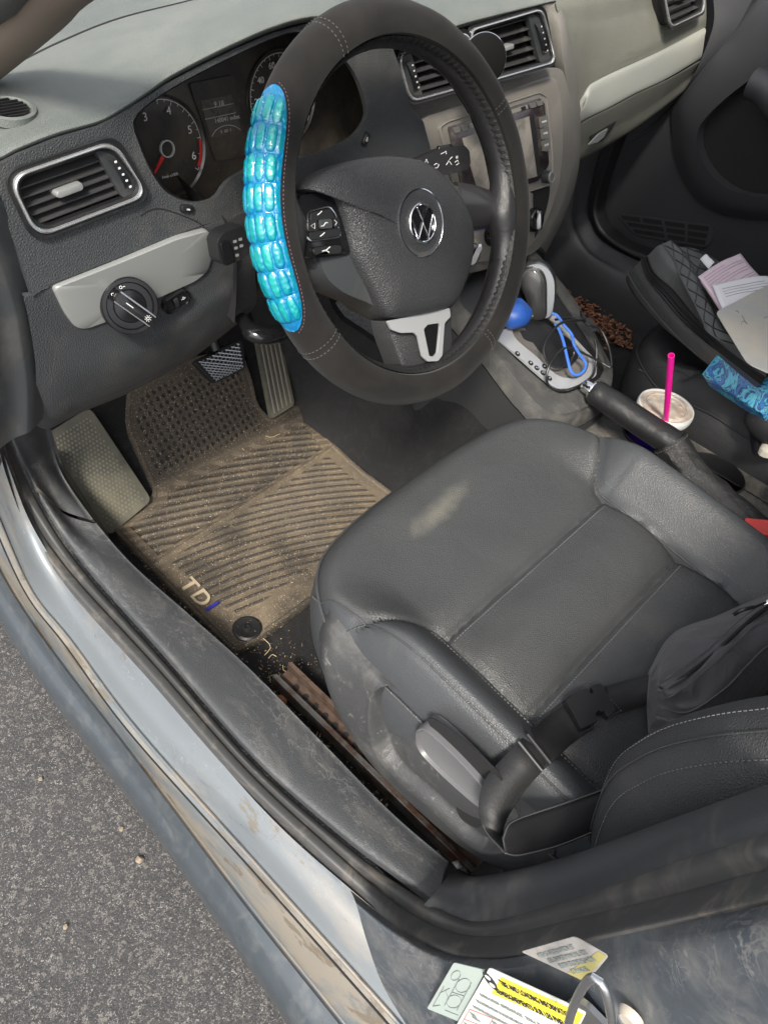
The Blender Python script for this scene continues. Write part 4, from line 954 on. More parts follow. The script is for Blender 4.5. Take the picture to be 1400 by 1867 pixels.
# textured carrier round the radio
STK = mk('centre_fascia_plastic', (.115, .112, .105), .50, grain=(620, .7, 'leather'), dust=((.42, .38, .31), 6, .3, .8, .3))
RIM = mk('radio_surround_plastic', (.165, .155, .14), .42, grain=(1500, .15, 'noise'), dust=((.42, .38, .31), 9, .4, .8, .3))
carr = [(700, 286), (735, 200), (748, 188), (885, 158), (1008, 122), (1028, 124), (1042, 180), (1048, 250), (1044, 310), (1024, 380), (990, 448), (972, 464), (930, 480), (860, 500), (800, 480), (770, 400)]
C3 = rloop(ON(carr, PN, NN), .012); mb = MB(); mb.dome(C3, NN, [(1.0, -.05), (1.0, -.006), (.99, -.001), (.97, 0)]); mb.build('centre_fascia', STK, dash)
sur = [(760, 222), (776, 210), (880, 178), (1000, 139), (1015, 148), (1024, 215), (1024, 285), (1018, 335), (1000, 392), (978, 434), (962, 446), (900, 462), (840, 470), (790, 380)]
C3 = rloop(ON(sur, PN, NN), .010); mb = MB(); mb.dome(C3, NN, [(1.004, .0008), (1.0, .0008), (1.0, .0022), (.985, .0035), (.97, .0035)]); mb.build('radio_surround', RIM, dash)
rad = empty('radio', on(890, 270, PN, NN), parent=CARO)
def PN_(pts, h=0.): return [p + NN * h for p in ON(pts, PN + NN * h * 0, NN)]
fr_ = [(792, 232), (806, 222), (880, 199), (976, 168), (990, 176), (1000, 260), (1002, 320), (996, 338), (900, 368), (830, 380)]
mb = MB(); C3 = rloop(PN_(fr_), .006); mb.dome(C3, NN, [(1.0, .0036), (1.0, .0075), (.985, .0085), (.97, .0065), (.95, .0065)]); mb.build('radio_frame', RIM, rad)
gl = [(808, 232), (974, 179), (984, 190), (992, 300), (972, 330), (850, 366), (838, 360)]
mb = MB(); C3 = rloop(PN_(gl), .004); mb.dome(C3, NN, [(1.0, .0066), (1.0, .0092), (.99, .0098)]); mb.build('radio_face', mk('radio_face_black', (.03, .022, .025), .2, coat=.4, dust=((.3, .27, .22), 20, .5, .8, .4)), rad)
scn = [(832, 252), (955, 212), (972, 320), (862, 352)]
SCM = mk('dusty_screen', (.16, .15, .135), .42, coat=.3, blotch=((.30, .275, .24), 28, .38, .62), dust=((.4, .36, .3), 60, .5, .7, .5))
mb = MB(); mb.prism(rloop(PN_(scn, .0100), .002), NN * .0006); mb.build('screen', SCM, rad)
mb = MB(); mb.prism(PN_([(954, 214), (962, 211), (977, 318), (969, 321)], .0104), NN * .0006); mb.build('screen_edge', DARK, rad)
BTN = mk('button_grey', (.13, .125, .115), .45, dust=((.35, .32, .27), 60, .5, .8, .3))
def button(q4, name='button', h=.0100, d=.002, mat=None, s_=None, par=rad):
    P = PN_(q4, h); mb = MB(); mb.prism(rloop(P, .0012), NN * d); b = mb.build(name, mat or BTN, par, bevel=.0005)
    if s_:
        c = sum(P, Vector()) / 4 + NN * (d); u = X; text('mark', s_, c, u, NN.cross(u), .0042, WHT, b)
    return b
button([(980, 215), (987, 212), (992, 274), (984, 277)], 'button_surround', .0100, .0006, SAT)
for k, s_ in enumerate(('RADIO', 'MEDIA', 'SETUP')):
    a, b = .03 + .32 * k, .32 + .32 * k
    q = [(970, 213), (987, 208), (993, 274), (977, 279)]; L_ = lambda t, s: (q[0][0] * (1 - t) * (1 - s) + q[1][0] * t * (1 - s) + q[2][0] * t * s + q[3][0] * (1 - t) * s, q[0][1] * (1 - t) * (1 - s) + q[1][1] * t * (1 - s) + q[2][1] * t * s + q[3][1] * (1 - t) * s)
    button([L_(.08, a), L_(.92, a), L_(.92, b), L_(.08, b)], s_=s_)
for q in ([(954, 190), (964, 187), (966, 195), (956, 198)], [(966, 186), (976, 183), (978, 191), (968, 194)], [(815, 233), (826, 230), (828, 240), (817, 243)], [(829, 229), (840, 226), (842, 236), (831, 239)]): button(q, h=.0100)
button([(844, 226), (950, 191), (952, 198), (846, 234)], 'disc_slot', .0101, .0006, mk('slot_metal', (.4, .38, .33), .35, .5)); button([(938, 196), (946, 193), (948, 200), (940, 203)], 'slot_end', .0108, .0006, DARK)
def knob(px, py, r, par, h=.0098):
    c = on(px, py, PN, NN) + NN * h; mb = MB(); mb.lathe([(r, 0), (r, .011), (r * .92, .0135)], c, NN, 40); k = mb.build('knob', mk('knob_dark', (.03, .03, .03), .3, coat=.3) if 'knob_dark' not in MATS else MATS['knob_dark'], par)
    mb = MB(); mb.lathe([(r * .93, .0132), (r * .86, .0152), (r * .66, .0152), (r * .62, .014)], c, NN, 40); mb.build('knob_ring', SAT, k); mb = MB(); mb.lathe([(r * .63, .0142), (0, .0150)], c, NN, 32); mb.build('knob_cap', BTN, k)
knob(983, 322, .0098, rad); knob(846, 372, .0098, rad)
# pocket and climate knobs below the radio
mb = MB(); mb.dome(cr(PN_([(955, 352), (990, 338), (998, 342), (994, 372), (984, 405), (972, 432), (964, 440), (962, 410), (958, 380)], .0036), 50, True), NN, [(1, 0), (1, .0008), (.97, .0008)]); mb.build('side_pocket', DARK, dash)
mb = MB(); mb.dome(cr(PN_([(860, 385), (955, 350), (964, 372), (966, 410), (962, 446), (900, 470), (855, 470)], .0036), 50, True), NN, [(1, 0), (1, .004), (.97, .005)]); cl = mb.build('climate_panel', RIM, CARO)
def cknob(px, py, r):
    c = on(px, py, PN, NN) + NN * .008; mb = MB(); mb.lathe([(r, 0), (r, .009), (r * .9, .012), (r * .85, .012), (r * .8, .008), (0, .008)], c, NN, 40); k = mb.build('climate_knob', GLB, cl)
    mb = MB(); mb.dome(rrect(c, X, NN.cross(X), r * .22, r * .9, r * .2), NN, [(1, .006), (.9, .018), (.7, .019)]); mb.build('knob_grip', CHR, k)
cknob(962, 400, .019); cknob(888, 425, .019)
# ---- passenger side dash block
def LYY(pts): return [at(a, b, y=c) for a, b, c in pts]
RD = mk('dash_textured_plastic', (.120, .122, .106), .5, grain=(560, .7, 'leather'), dust=((.36, .36, .27), 4, .35, .8, .25))  # sunlit tone put into the colour, paler than the driver-side plastic
r0 = LYY([(985, -80, .52), (1060, -110, .52), (1180, -130, .52), (1300, -150, .52)])
r1 = LYY([(1008, -8, .345), (1070, -30, .36), (1160, -50, .365), (1282, -70, .37)])
r2 = LYY([(1020, 40, .305), (1080, 45, .32), (1170, 25, .325), (1286, -12, .33)])
r3 = LYY([(1036, 110, .286), (1082, 120, .300), (1180, 75, .305), (1287, 28, .31)])
r4 = LYY([(1046, 205, .270), (1066, 166, .286), (1094, 142, .295), (1200, 94, .300), (1286, 49, .305)])
mb = MB(); mb.grid(loft([r0, r1, r2, r3, r4], 90, 60)); mb.build('passenger_dash_panel', RD, dash)
# narrow flank to the right of the centre fascia, down to the console
f0 = LYY([(1004, 10, .33), (1020, 40, .300), (1030, 110, .275), (1040, 180, .262), (1047, 250, .245), (1043, 312, .228), (1022, 384, .210), (988, 452, .196)])
f1 = LYY([(1012, -8, .34), (1030, 40, .308), (1046, 110, .292), (1055, 180, .280), (1058, 225, .270), (1052, 312, .262), (1030, 388, .245), (992, 462, .225)])
mb = MB(); mb.grid(loft([[p + V((-.004, .02, 0)) for p in f0], f0, f1, [p + V((.01, .06, 0)) for p in f1]], 60, 12)); mb.build('fascia_flank', STK, dash)
g0 = LYY([(1048, 226, .268), (1056, 216, .272), (1068, 168, .286), (1096, 145, .293), (1200, 97, .298), (1284, 52, .303)])
g1 = LYY([(1047, 228, .262), (1060, 200, .264), (1078, 182, .275), (1110, 164, .280), (1205, 118, .286), (1284, 68, .291)])
g2 = LYY([(1049, 229, .262), (1075, 212, .264), (1115, 192, .268), (1160, 168, .272), (1215, 142, .276), (1278, 104, .284)])
GSV = mk('pale_silver_trim', (.38, .39, .355), .42, .45, grain=(2000, .08, 'noise'), dust=((.5, .48, .38), 9, .4, .8, .3))
mb = MB(); mb.grid(loft([[p + V((0, .01, 0)) for p in g0], [p + V((0, -.002, 0)) for p in g0], g1, g2, [p + V((0, .01, -.002)) for p in g2]], 80, 24)); mb.build('glovebox_trim', GSV, dash)
h0_ = LYY([(1047, 232, .266), (1075, 215, .268), (1115, 195, .272), (1160, 171, .276), (1215, 145, .280), (1280, 108, .288)])
h1_ = LYY([(1043, 270, .270), (1072, 252, .270), (1115, 230, .272), (1165, 204, .278), (1220, 168, .286), (1272, 128, .296)])
h2_ = LYY([(1036, 300, .285), (1068, 285, .285), (1110, 262, .286), (1160, 230, .290), (1215, 188, .298), (1262, 148, .306)])
h3_ = [p + V((0, .10, -.004)) for p in h2_]
mb = MB(); mb.grid(loft([h0_, [p + V((0, -.003, -.001)) for p in h0_], h1_, h2_, h3_], 80, 30)); gb = mb.build('glovebox', RD, dash)
PG = V((.45, .272, .52)); NG = V((0, -1, .15)).normalized()
mb = MB(); mb.prism(ON([(1070, 248), (1118, 220), (1108, 238), (1092, 256), (1076, 262)], PG, NG), -NG * .002); o = mb.build('handle_recess', DARK, gb); o.location += NG * .006
mb = MB(); mb.prism(rloop([p + NG * .007 for p in ON([(1064, 262), (1082, 243), (1100, 232), (1092, 248), (1080, 258)], PG, NG)], .003), NG * .003); mb.build('glovebox_handle', SAT, gb, bevel=.001)
PR = V((.5, .308, .63)); NR = V((0, -.9, .42)).normalized(); tx('AIRBAG', 1197, 62, .011, BLK, dash, PR, NR, .006)
# ================================================================ air vents
VB = mk('vent_black', (.034, .034, .035), .40, dust=((.25, .22, .18), 30, .55, .8, .25))
def vent(q, p0, n, wheel_side, label=None, nsl=6, tab=True, wheel=True):
    """q: outer corners TL, TR, BR, BL in pixels on the fascia plane"""
    n = n.normalized(); Q = [on(a, b, p0, n) for a, b in q]; B = lambda a, b, h=0.: bil(Q, a, b) + n * h
    root = empty('air_vent', B(.5, .5), parent=CARO)
    if label: root['label'] = label
    out = rloop([B(0, 0), B(1, 0), B(1, 1), B(0, 1)], .017, 8)
    c = sum(out, Vector()) / len(out); W = (Q[1] - Q[0]).length; Hh = (Q[3] - Q[0]).length
    kx, ky = 1 - .009 / W, 1 - .009 / Hh
    ux = (Q[1] - Q[0]).normalized(); uy = n.cross(ux)
    def sc(k, h): # inset by k metres
        return [p - (ux * ((1 if (p - c).dot(ux) > 0 else -1) * k * min(1, abs((p - c).dot(ux)) / (W * .3))) + uy * ((1 if (p - c).dot(uy) > 0 else -1) * k * min(1, abs((p - c).dot(uy)) / (Hh * .3)))) + n * h for p in out]
    mb = MB(); mb.grid([sc(-.004, -.001), sc(-.0035, .0015), sc(-.0005, .0005)], cv=True); mb.build('dark_surround', BLK, root)
    mb = MB(); mb.grid([sc(0, 0), sc(.0003, .0025), sc(.0014, .0034), sc(.0024, .0028), sc(.0032, -.002)], cv=True); mb.build('bezel', MATS.get('satin_bezel') or mk('satin_bezel', (.52, .53, .54), .26, .75), root); mb = MB(); mb.grid([sc(.0031, .0005), sc(.0052, -.001), sc(.0052, -.012)], cv=True); mb.build('vent_lining', BLK, root)
    mb = MB(); I = sc(.0045, -.012); J = sc(.007, -.045); mb.grid([I, J], cv=True); mb.prism(J, -n * .001); mb.build('duct', DARK, root)
    # blind panel with the thumbwheel
    if wheel_side >= 0:
        a0, a1 = (.80, .965) if wheel_side == 1 else ((.035, .20) if wheel_side == 0 else (.8, .965))
        P = [B(a0, .07, -.002), B(a1, .07, -.002), B(a1, .93, -.002), B(a0, .93, -.002)]; mb = MB(); mb.prism(rloop(P, .004), -n * .008); bp = mb.build('wheel_panel', PLS, root, bevel=.001)
        m_ = (a0 + a1) / 2; mb = MB(); rows = []
        for i in range(25):
            t = i / 24; h = .0055 * math.sin(math.pi * t) ** .6 + (.0004 if i % 2 else 0); rows.append([B(m_ - .035, .22 + .56 * t, h - .0005), B(m_ + .035, .22 + .56 * t, h - .0005)])
        mb.grid(rows); tw = mb.build('thumbwheel', BLK, root)
        mb = MB()
        for t in (.28, .39, .5, .61, .72): mb.prism(rrect(B(m_, t, .0062), ux, uy, .0012, .0009, .0002, 1), n * .0002)
        mb.build('wheel_mark', WHT, tw)
    x0, x1 = (.05, .80) if wheel_side == 1 else ((.20, .95) if wheel_side == 0 else (.06, .94))
    for k in range(nsl):
        b = .14 + .72 * k / (nsl - 1); mb = MB(); A, Bq = B(x0, b, -.006), B(x1, b, -.006); d = -n * .9 + uy * .35; d.normalize(); t_ = n.cross(ux) * .0009
        mb.prism([A, Bq, Bq + d * .017, A + d * .017], uy * .0013); mb.build('slat', VB, root, bevel=.0004)
    mb = MB()
    for k in range(7):
        a = x0 + (x1 - x0) * (k + .5) / 7; mb.prism([B(a, .1, -.026), B(a, .9, -.026), B(a, .9, -.040), B(a, .1, -.040)], ux * .001)
    vn = mb.build('rear_vane', VB, root)
    if tab:
        c_ = B((x0 + x1) / 2 + .0, .5, -.003); mb = MB(); mb.dome(rrect(c_, ux, uy, .0135, .0032, .003), n, [(1, -.010), (1, .002), (.9, .0035), (.6, .004)]); mb.build('tab', SAT, root)
    return root
vent([(12, 322), (208, 254), (270, 356), (66, 434)], V((-.65, .214, .67)), V((0, -1, .12)), 1, 'air vent at the driver’s door end of the dashboard')
vent([(722, 96), (852, 56), (880, 150), (746, 188)], V((-.1, .258, .69)), V((0, -1, .2)), 0, None, 5)
vc = vent([(852, 54), (988, 14), (1012, 114), (882, 152)], V((.1, .258, .69)), V((0, -1, .2)), 1, None, 5)
vent([(1203, -40), (1276, -62), (1283, 22), (1220, 52)], V((.68, .296, .69)), V((0, -1, .45)), -1, None, 5)
# side demister grille on the pad top
nD = V((0, -.10, 1)).normalized(); PD = on(18, 203, V((-.64, .30, .7235)), nD); uD = X; vD = nD.cross(uD)
a_ = (on(66, 200, PD, nD) - PD).length; b_ = .016
mb = MB(); oo = circ(PD, uD, vD, a_, .022, 48); ii = circ(PD, uD, vD, a_ - .006, .0165, 48)
mb.grid([[p - nD * .004 for p in oo], [p + nD * .003 for p in oo], [p + nD * .004 for p in circ(PD, uD, vD, a_ - .003, .019, 48)], ii, [p - nD * .01 for p in ii]], cv=True); dg_ = mb.build('side_demister', PAD, dash)
mb = MB(); mb.prism([p - nD * .006 for p in ii], -nD * .001); mb.build('grille_back', DARK, dg_)
mb = MB()
for k in range(-3, 4):
    yv = k * .0048; hw = (a_ - .006) * math.sqrt(max(0, 1 - (yv / .0165) ** 2)); mb.box(PD + vD * yv + nD * .001, uD * hw, vD * .0008, nD * .003)
mb.build('grille_slat', BLK, dg_)
# ================================================================ passenger door and sill (in shade)
DK = mk('door_panel_plastic', (.026, .027, .030), .55, grain=(560, .4, 'leather')); DKS = mk('door_panel_smooth', (.036, .037, .040), .5, grain=(1500, .1, 'noise'))
dpan = empty('passenger_door', (.76, .1, .1), parent=CARO); dpan['label'] = 'closed passenger door with a black panel, deep pocket and speaker slots'
def LX(pts, x): return AT(pts, x=x)
mb = MB(); mb.grid([[V((.775, y, z)) for y in [(-.9 + 1.6 * i / 30) for i in range(31)]] for z in [-.02 + .95 * j / 14 for j in range(15)]]); mb.build('door_panel', DK, dpan)
# raised arm-rest band that frames the pocket
b_in = LX([(1520, 60), (1400, 118), (1330, 168), (1282, 215), (1268, 250), (1275, 288), (1300, 325), (1340, 352), (1400, 362), (1520, 366)], .735)
b_out = LX([(1500, -20), (1390, 40), (1300, 118), (1250, 190), (1245, 245), (1252, 300), (1285, 350), (1335, 378), (1400, 386), (1520, 392)], .745)
b_o2 = LX([(1480, -60), (1380, 0), (1285, 100), (1230, 180), (1225, 245), (1236, 310), (1272, 366), (1330, 394), (1400, 402), (1520, 408)], .765)
mb = MB(); mb.grid(loft([[p + V((.035, 0, 0)) for p in b_in], [p + V((.004, 0, 0)) for p in b_in], b_in, b_out, b_o2], 90, 24)); mb.build('pocket_band', DKS, dpan)
pk = LX([(1520, 60), (1400, 118), (1330, 168), (1282, 215), (1268, 250), (1275, 288), (1300, 325), (1340, 352), (1400, 362), (1520, 366)], .7735)
mb = MB(); mb.prism(pk, V((-.001, 0, 0))); mb.build('door_pocket', DARK, dpan)
# pull handle bulge, top right
mb = MB(); mb.tube(cr(LX([(1372, 150), (1400, 165), (1440, 220)], .70), 12), .03, 16); mb.build('arm_rest', DKS, dpan)
# upper band of the panel
u0 = LX([(1290, -60), (1300, 0), (1296, 60), (1250, 160), (1180, 240), (1140, 262)], .74); u1 = LX([(1400, -60), (1370, 0), (1330, 70), (1270, 140), (1190, 225), (1150, 258)], .755)
mb = MB(); mb.grid(loft([u0, u1], 40, 6)); mb.build('upper_panel', DKS, dpan)
# speaker slots
for k, (y0, y1) in enumerate(((0, 0), (0, 0))): pass
gq = LX([(1128, 390), (1300, 412), (1290, 450), (1150, 425)], .772); GB = lambda a, b, h=0.: bil(gq, a, b) + V((-h, 0, 0))
mb = MB(); mb.prism(rloop([GB(-.03, -.05), GB(1.03, -.05), GB(1.02, 1.05), GB(.05, 1.08)], .02), V((-.003, 0, 0))); spg = mb.build('speaker_grille', DKS, dpan, bevel=.0015)
mb = MB()
for r in range(3):
    for c in range(4):
        a0, b0 = .02 + .245 * c + (.03 * r if c == 0 else 0), .04 + .33 * r; mb.prism([GB(a0, b0, .0034), GB(a0 + .21, b0, .0034), GB(a0 + .21, b0 + .22, .0034), GB(a0, b0 + .22, .0034)], V((-.0008, 0, 0)))
mb.build('speaker_slot', DARK, spg)
# door seal and kick trim of the passenger doorway
z0 = LX([(1128, 232), (1102, 300), (1082, 370), (1084, 400), (1098, 428), (1140, 458), (1200, 480), (1400, 530)], .72)
z1 = LX([(1148, 232), (1122, 300), (1104, 366), (1106, 392), (1120, 416), (1158, 442), (1220, 462), (1400, 505)], .755)
mb = MB(); mb.grid(loft([z0, [a.lerp(b, .5) + V((-.012, 0, 0)) for a, b in zip(z0, z1)], z1], 80, 14)); mb.build('passenger_door_seal', BLK, CARO)
y0_l = LX([(1046, 270), (1038, 320), (1034, 380), (1040, 430), (1066, 472), (1110, 508), (1150, 540), (1300, 640)], .66)
y1_l = LX([(1080, 250), (1062, 320), (1050, 385), (1054, 420), (1078, 458), (1130, 484), (1180, 500), (1330, 560)], .69)
y2_l = LX([(1110, 232), (1086, 300), (1070, 372), (1074, 404), (1092, 436), (1140, 466), (1200, 488), (1400, 545)], .722)
y3_l = [p + V((-.02, 0, -.16)) for p in y0_l]
mb = MB(); mb.grid(loft([y3_l, y0_l, y1_l, y2_l, [p + V((.01, 0, -.01)) for p in y2_l]], 90, 28)); mb.build('passenger_sill_trim', mk('dark_sill_plastic', (.042, .043, .046), .5, grain=(600, .4, 'leather')), CARO)
# windscreen base beyond the dash so nothing bright shows through
# ================================================================ steering wheel
wu, wv, wn = V((0.9833342, -0.0836189, -0.16143644)), V((0.18180716, 0.4522667, 0.87315576)), V((0., -0.88795423, 0.45993183))
W0 = V((-0.35907055, 0.08765896, 0.62813833)) + wu * .007; RW = .1805
def SW(u, v, w=0.): return W0 + wu * u + wv * v + wn * w
def WP(pts, w=0.): return [on(a, b, W0 + wn * w, wn) for a, b in pts]
sw = empty('steering_wheel', W0 - wn * .05, parent=CARO); sw['label'] = 'black three spoke steering wheel with a round emblem and chrome lower spoke'
def torus_pt(ph, th, r, w0=0., R=None):
    """ph round the wheel (0 = right), th round the tube (0 = outward, 90 = toward the driver)"""
    R = R or RW; d = wu * math.cos(ph) + wv * math.sin(ph); return W0 + d * (R + r * math.cos(th)) + wn * (r * math.sin(th) + w0)
mb = MB(); mb.grid([[torus_pt(2 * math.pi * i / 160, 2 * math.pi * j / 28, .0165, -.001, RW - .004) for j in range(28)] for i in range(160)], cu=True, cv=True); mb.build('rim', LEW, sw)
# ---- cover: a thing of its own, stretched over the rim and open on the inner side
cov = empty('steering_wheel_cover', SW(0, -RW, 0), 'black suede steering wheel cover with a shiny turquoise grip pad on its driver-door side', 'steering wheel cover')
def cov_r(ph, th):
    r = .0232
    return r
rows = []; TH0, TH1 = -118, 128
def hp(ph, th, k):
    n_ = noise.noise(V((math.cos(ph) * 5, math.sin(ph) * 5, th * 2))) * .0007
    # pressed seams where the panels meet
    d = min(abs((math.degrees(ph) - s + 180) % 360 - 180) for s in (122, 218, 38, 306)); return .0236 + n_ - .0011 * math.exp(-(d / .9) ** 2)
for i in range(300):
    ph = 2 * math.pi * i / 300; r = []
    for j in range(30):
        th = math.radians(TH0 + (TH1 - TH0) * j / 29); q = hp(ph, th, 0)
        if j in (0, 29): q -= .003
        r.append(torus_pt(ph, th, q))
    rows.append(r)
mb = MB(); mb.grid(rows, cu=True); fb = mb.build('fabric', SUE, cov, solid=.004)
# inner rubber lining lip with puckered elastic
mb = MB(); rows = []
for i in range(420):
    ph = 2 * math.pi * i / 420; rows.append([torus_pt(ph, math.radians(a), r_ + .0007 * math.sin(i * 1.9 + a)) for a, r_ in ((128, .0222), (138, .0215), (150, .0198), (162, .0184))])
mb.grid(rows, cu=True); mb.build('elastic_edge', mk('black_elastic', (.012, .012, .012), .45, grain=(700, .9, 'cell')), cov)
mb = MB()
for s in (122, 218, 38, 306):
    for ds_ in (-1.1, 1.1):
        stitches([torus_pt(math.radians(s + ds_), math.radians(a), .0240) for a in range(-60, 126, 6)], mb, .0042, r=.00035)
mb.build('seam_stitching', mk('grey_thread', (.085, .08, .08), .8), cov)
# grip pad: raised oval cells on the outer side, 8 rows
GEL = bpy.data.materials.new('turquoise_gel'); GEL.use_nodes = True
def gelm(m):
    t = m.node_tree; N = t.nodes; L = t.links; b = N['Principled BSDF']; b.inputs['Roughness'].default_value = .26; b.inputs['Coat Weight'].default_value = .55; b.inputs['Metallic'].default_value = .05
    lw = N.new('ShaderNodeLayerWeight'); lw.inputs[0].default_value = .45; tc = N.new('ShaderNodeTexCoord'); n = N.new('ShaderNodeTexNoise'); n.inputs['Scale'].default_value = 38; n.inputs['Detail'].default_value = 3; L.new(tc.outputs['Object'], n.inputs[0])
    at_ = N.new('ShaderNodeAttribute'); at_.attribute_name = 'bump'
    a = N.new('ShaderNodeMath'); a.operation = 'MULTIPLY_ADD'; L.new(n.outputs[0], a.inputs[0]); a.inputs[1].default_value = .5; L.new(at_.outputs['Fac'], a.inputs[2])
    r = N.new('ShaderNodeValToRGB'); e = r.color_ramp.elements; e[0].position = .18; e[0].color = (.00, .10, .27, 1); e[1].position = 1.15 if 0 else 1.; e[1].color = (.01, .27, .26, 1)
    for p, c in ((.38, (.0, .14, .30)), (.62, (.0, .17, .27)), (.82, (.0, .21, .24))):
        q = e.new(p); q.color = (*c, 1)
    L.new(a.outputs[0], r.inputs[0]); L.new(r.outputs[0], b.inputs['Base Color'])
    bp = N.new('ShaderNodeBump'); bp.inputs['Strength'].default_value = .35; bp.inputs['Distance'].default_value = .002; n2 = N.new('ShaderNodeTexNoise'); n2.inputs['Scale'].default_value = 90; n2.inputs['Detail'].default_value = 4; n2.inputs['Distortion'].default_value = 1.5; L.new(tc.outputs['Object'], n2.inputs[0]); L.new(n2.outputs[0], bp.inputs['Height']); L.new(bp.outputs[0], b.inputs['Normal'])
gelm(GEL)
P0, P1 = math.radians(145), math.radians(209); NI, NJ = 340, 130; vs = []; fs = []; bh = []; T0g, T1g = -58, 84
for i in range(NI):
    s = i / (NI - 1); ph = P0 + (P1 - P0) * s
    # rounded ends and a slightly waisted front edge
    e = 1 - abs(2 * s - 1) ** 3.2; e = max(0, e) ** .5; fr_w = T1g - 12 * math.sin(s * math.pi) ** 2 * 1
    mid_t = (T0g + T1g) / 2 + 6; t0 = mid_t + (T0g - mid_t) * e; t1 = mid_t + (fr_w - mid_t) * e
    for j in range(NJ):
        t = j / (NJ - 1); th = t0 + (t1 - t0) * t; rr = (s - .045) / .91 * 8; k = int(min(7, max(0, rr))); f = rr - k if 0 <= rr < 8 else 0
        row_h = math.sin(math.pi * f) ** .35 if 0 < f < 1 else 0
        cc = (th - T0g) / (T1g - T0g) * 6 + .12 * math.sin(k * 2.1); kc = math.floor(cc); g = cc - kc
        cell = 0
        if -.5 < kc < 5.5:
            dx = (g - .5) / .44; dy = (f - .5) / .485; q = abs(dx) ** 2.4 + abs(dy) ** 3.4; cell = max(0, 1 - q) ** .55
        edge = min(1, min(t, 1 - t) * 12, min(s, 1 - s) * 30); hgt = .0008 + edge * (.0014 * row_h + .0021 * cell * (1 if kc < 5 else .35))
        hgt *= .82 + .45 * noise.noise(V((k * 1.7, kc * 1.3, 4))); hgt += .0005 * noise.noise(V((s * 60, t * 14, 9))); vs.append(torus_pt(ph, math.radians(th), .0236 + hgt)); bh.append(.10 + .50 * cell * edge + .1 * row_h + .25 * noise.noise(V((k * 3.1, kc * 2.7, 1))))
for i in range(NI - 1):
    for j in range(NJ - 1): fs.append((i * NJ + j, i * NJ + j + 1, (i + 1) * NJ + j + 1, (i + 1) * NJ + j))
me = bpy.data.meshes.new('grip_pad'); c_ = SW(-RW, 0); me.from_pydata([v - c_ for v in vs], [], fs); a_ = me.attributes.new('bump', 'FLOAT', 'POINT'); a_.data.foreach_set('value', bh)
me.polygons.foreach_set('use_smooth', [True] * len(me.polygons)); me.materials.append(GEL); gp = bpy.data.objects.new('grip_pad', me); COL.objects.link(gp); gp.location = c_; setp(gp, cov)
# piping with pink thread round the pad
mb = MB(); P = []
for i in range(61):
    s = i / 60; e = max(0, 1 - abs(2 * s - 1) ** 3.2) ** .5; fr_w = T1g - 12 * math.sin(s * math.pi) ** 2; mid_t = (T0g + T1g) / 2 + 6
    P.append(torus_pt(P0 - .012 + (P1 - P0 + .024) * s, math.radians(mid_t + (fr_w + 7 - mid_t) * max(e, .12)), .0240))
stitches(P, mb, .0036, r=.00025); mb.build('pink_stitching', mk('pink_thread', (.20, .10, .13), .8), cov)
# ---- hub
def dome_w(px, w, prof, name, mat, smooth_n=90, rl=None, par=sw, **k):
    P = cr(WP(px, w), smooth_n, True) if rl is None else rloop(WP(px, w), rl, 5); mb = MB(); mb.dome(P, wn, prof); return mb.build(name, mat, par, **k)
shell = [(536, 352), (590, 312), (652, 295), (712, 290), (760, 296), (800, 320), (835, 352), (862, 340), (915, 352), (924, 372), (924, 402), (900, 414), (858, 424), (842, 500), (822, 560), (826, 655), (780, 668), (724, 668), (706, 620), (700, 590), (670, 562), (625, 535), (580, 520), (560, 490), (546, 470), (552, 420)]
dome_w([(560, 360), (600, 318), (660, 300), (720, 296), (780, 310), (826, 350), (850, 430), (840, 500), (815, 560), (770, 580), (700, 584), (664, 560), (600, 530), (566, 480)], -.012, [(.9, -.05), (1.0, -.02), (1.0, 0), (.97, .012), (.8, .016)], 'hub_shell', PLS)
ab = [(549, 345), (586, 312), (640, 293), (690, 286), (726, 287), (762, 295), (797, 318), (828, 354), (848, 395), (855, 428), (852, 474), (840, 516), (826, 546), (812, 560), (768, 573), (712, 580), (694, 571), (676, 540), (652, 497), (635, 460), (622, 405), (606, 366), (580, 352)]
dome_w(ab, .004, [(1.0, -.014), (1.0, .002), (.985, .0085), (.95, .0125), (.86, .0165), (.70, .0195), (.5, .0205), (.3, .0205), (.1, .0205)], 'airbag_cover', ABG, 140)
# emblem
EC = on(768, 407, W0 + wn * .0245, wn) ; eu = wu; ev = wv
mb = MB(); mb.lathe([(.0345, 0), (.0345, .0012), (.0335, .0016), (.0330, .0004)], EC, wn, 72); mb.build('emblem_ring', CHR, sw)
mb = MB(); mb.lathe([(.0332, -.002), (.0332, .0003), (.0215, -.0006), (.0205, .0002)], EC, wn, 72); mb.build('emblem_field', PLS, sw)
def E_(x, y, h=.0): return EC + eu * x * .0195 + ev * y * .0195 + wn * h
mb = MB(); mb.lathe([(.0186, .0008), (0, .0010)], EC, wn, 48); mb.build('emblem_back', GLB, sw)
mb = MB(); mb.lathe([(.0205, 0), (.0205, .0026), (.0198, .0034), (.0188, .0034), (.0182, .0028), (.0182, .0008)], EC, wn, 72)
for pl in ([(-.44, .82), (0, .10), (.44, .82)], [(-.88, .36), (-.42, -.80), (0, .02), (.42, -.80), (.88, .36)]):
    mb.tube([E_(a * .98, b * .98, .0018) for a, b in pl], .0016, 8, flat=(wn, .8))
mb.build('emblem', CHR, sw)
tx_ = text('airbag_lettering', 'AIRBAG', on(782, 543, W0 + wn * .0205, wn) + wn * .0006, wu, wv, .0105, PLS, sw)
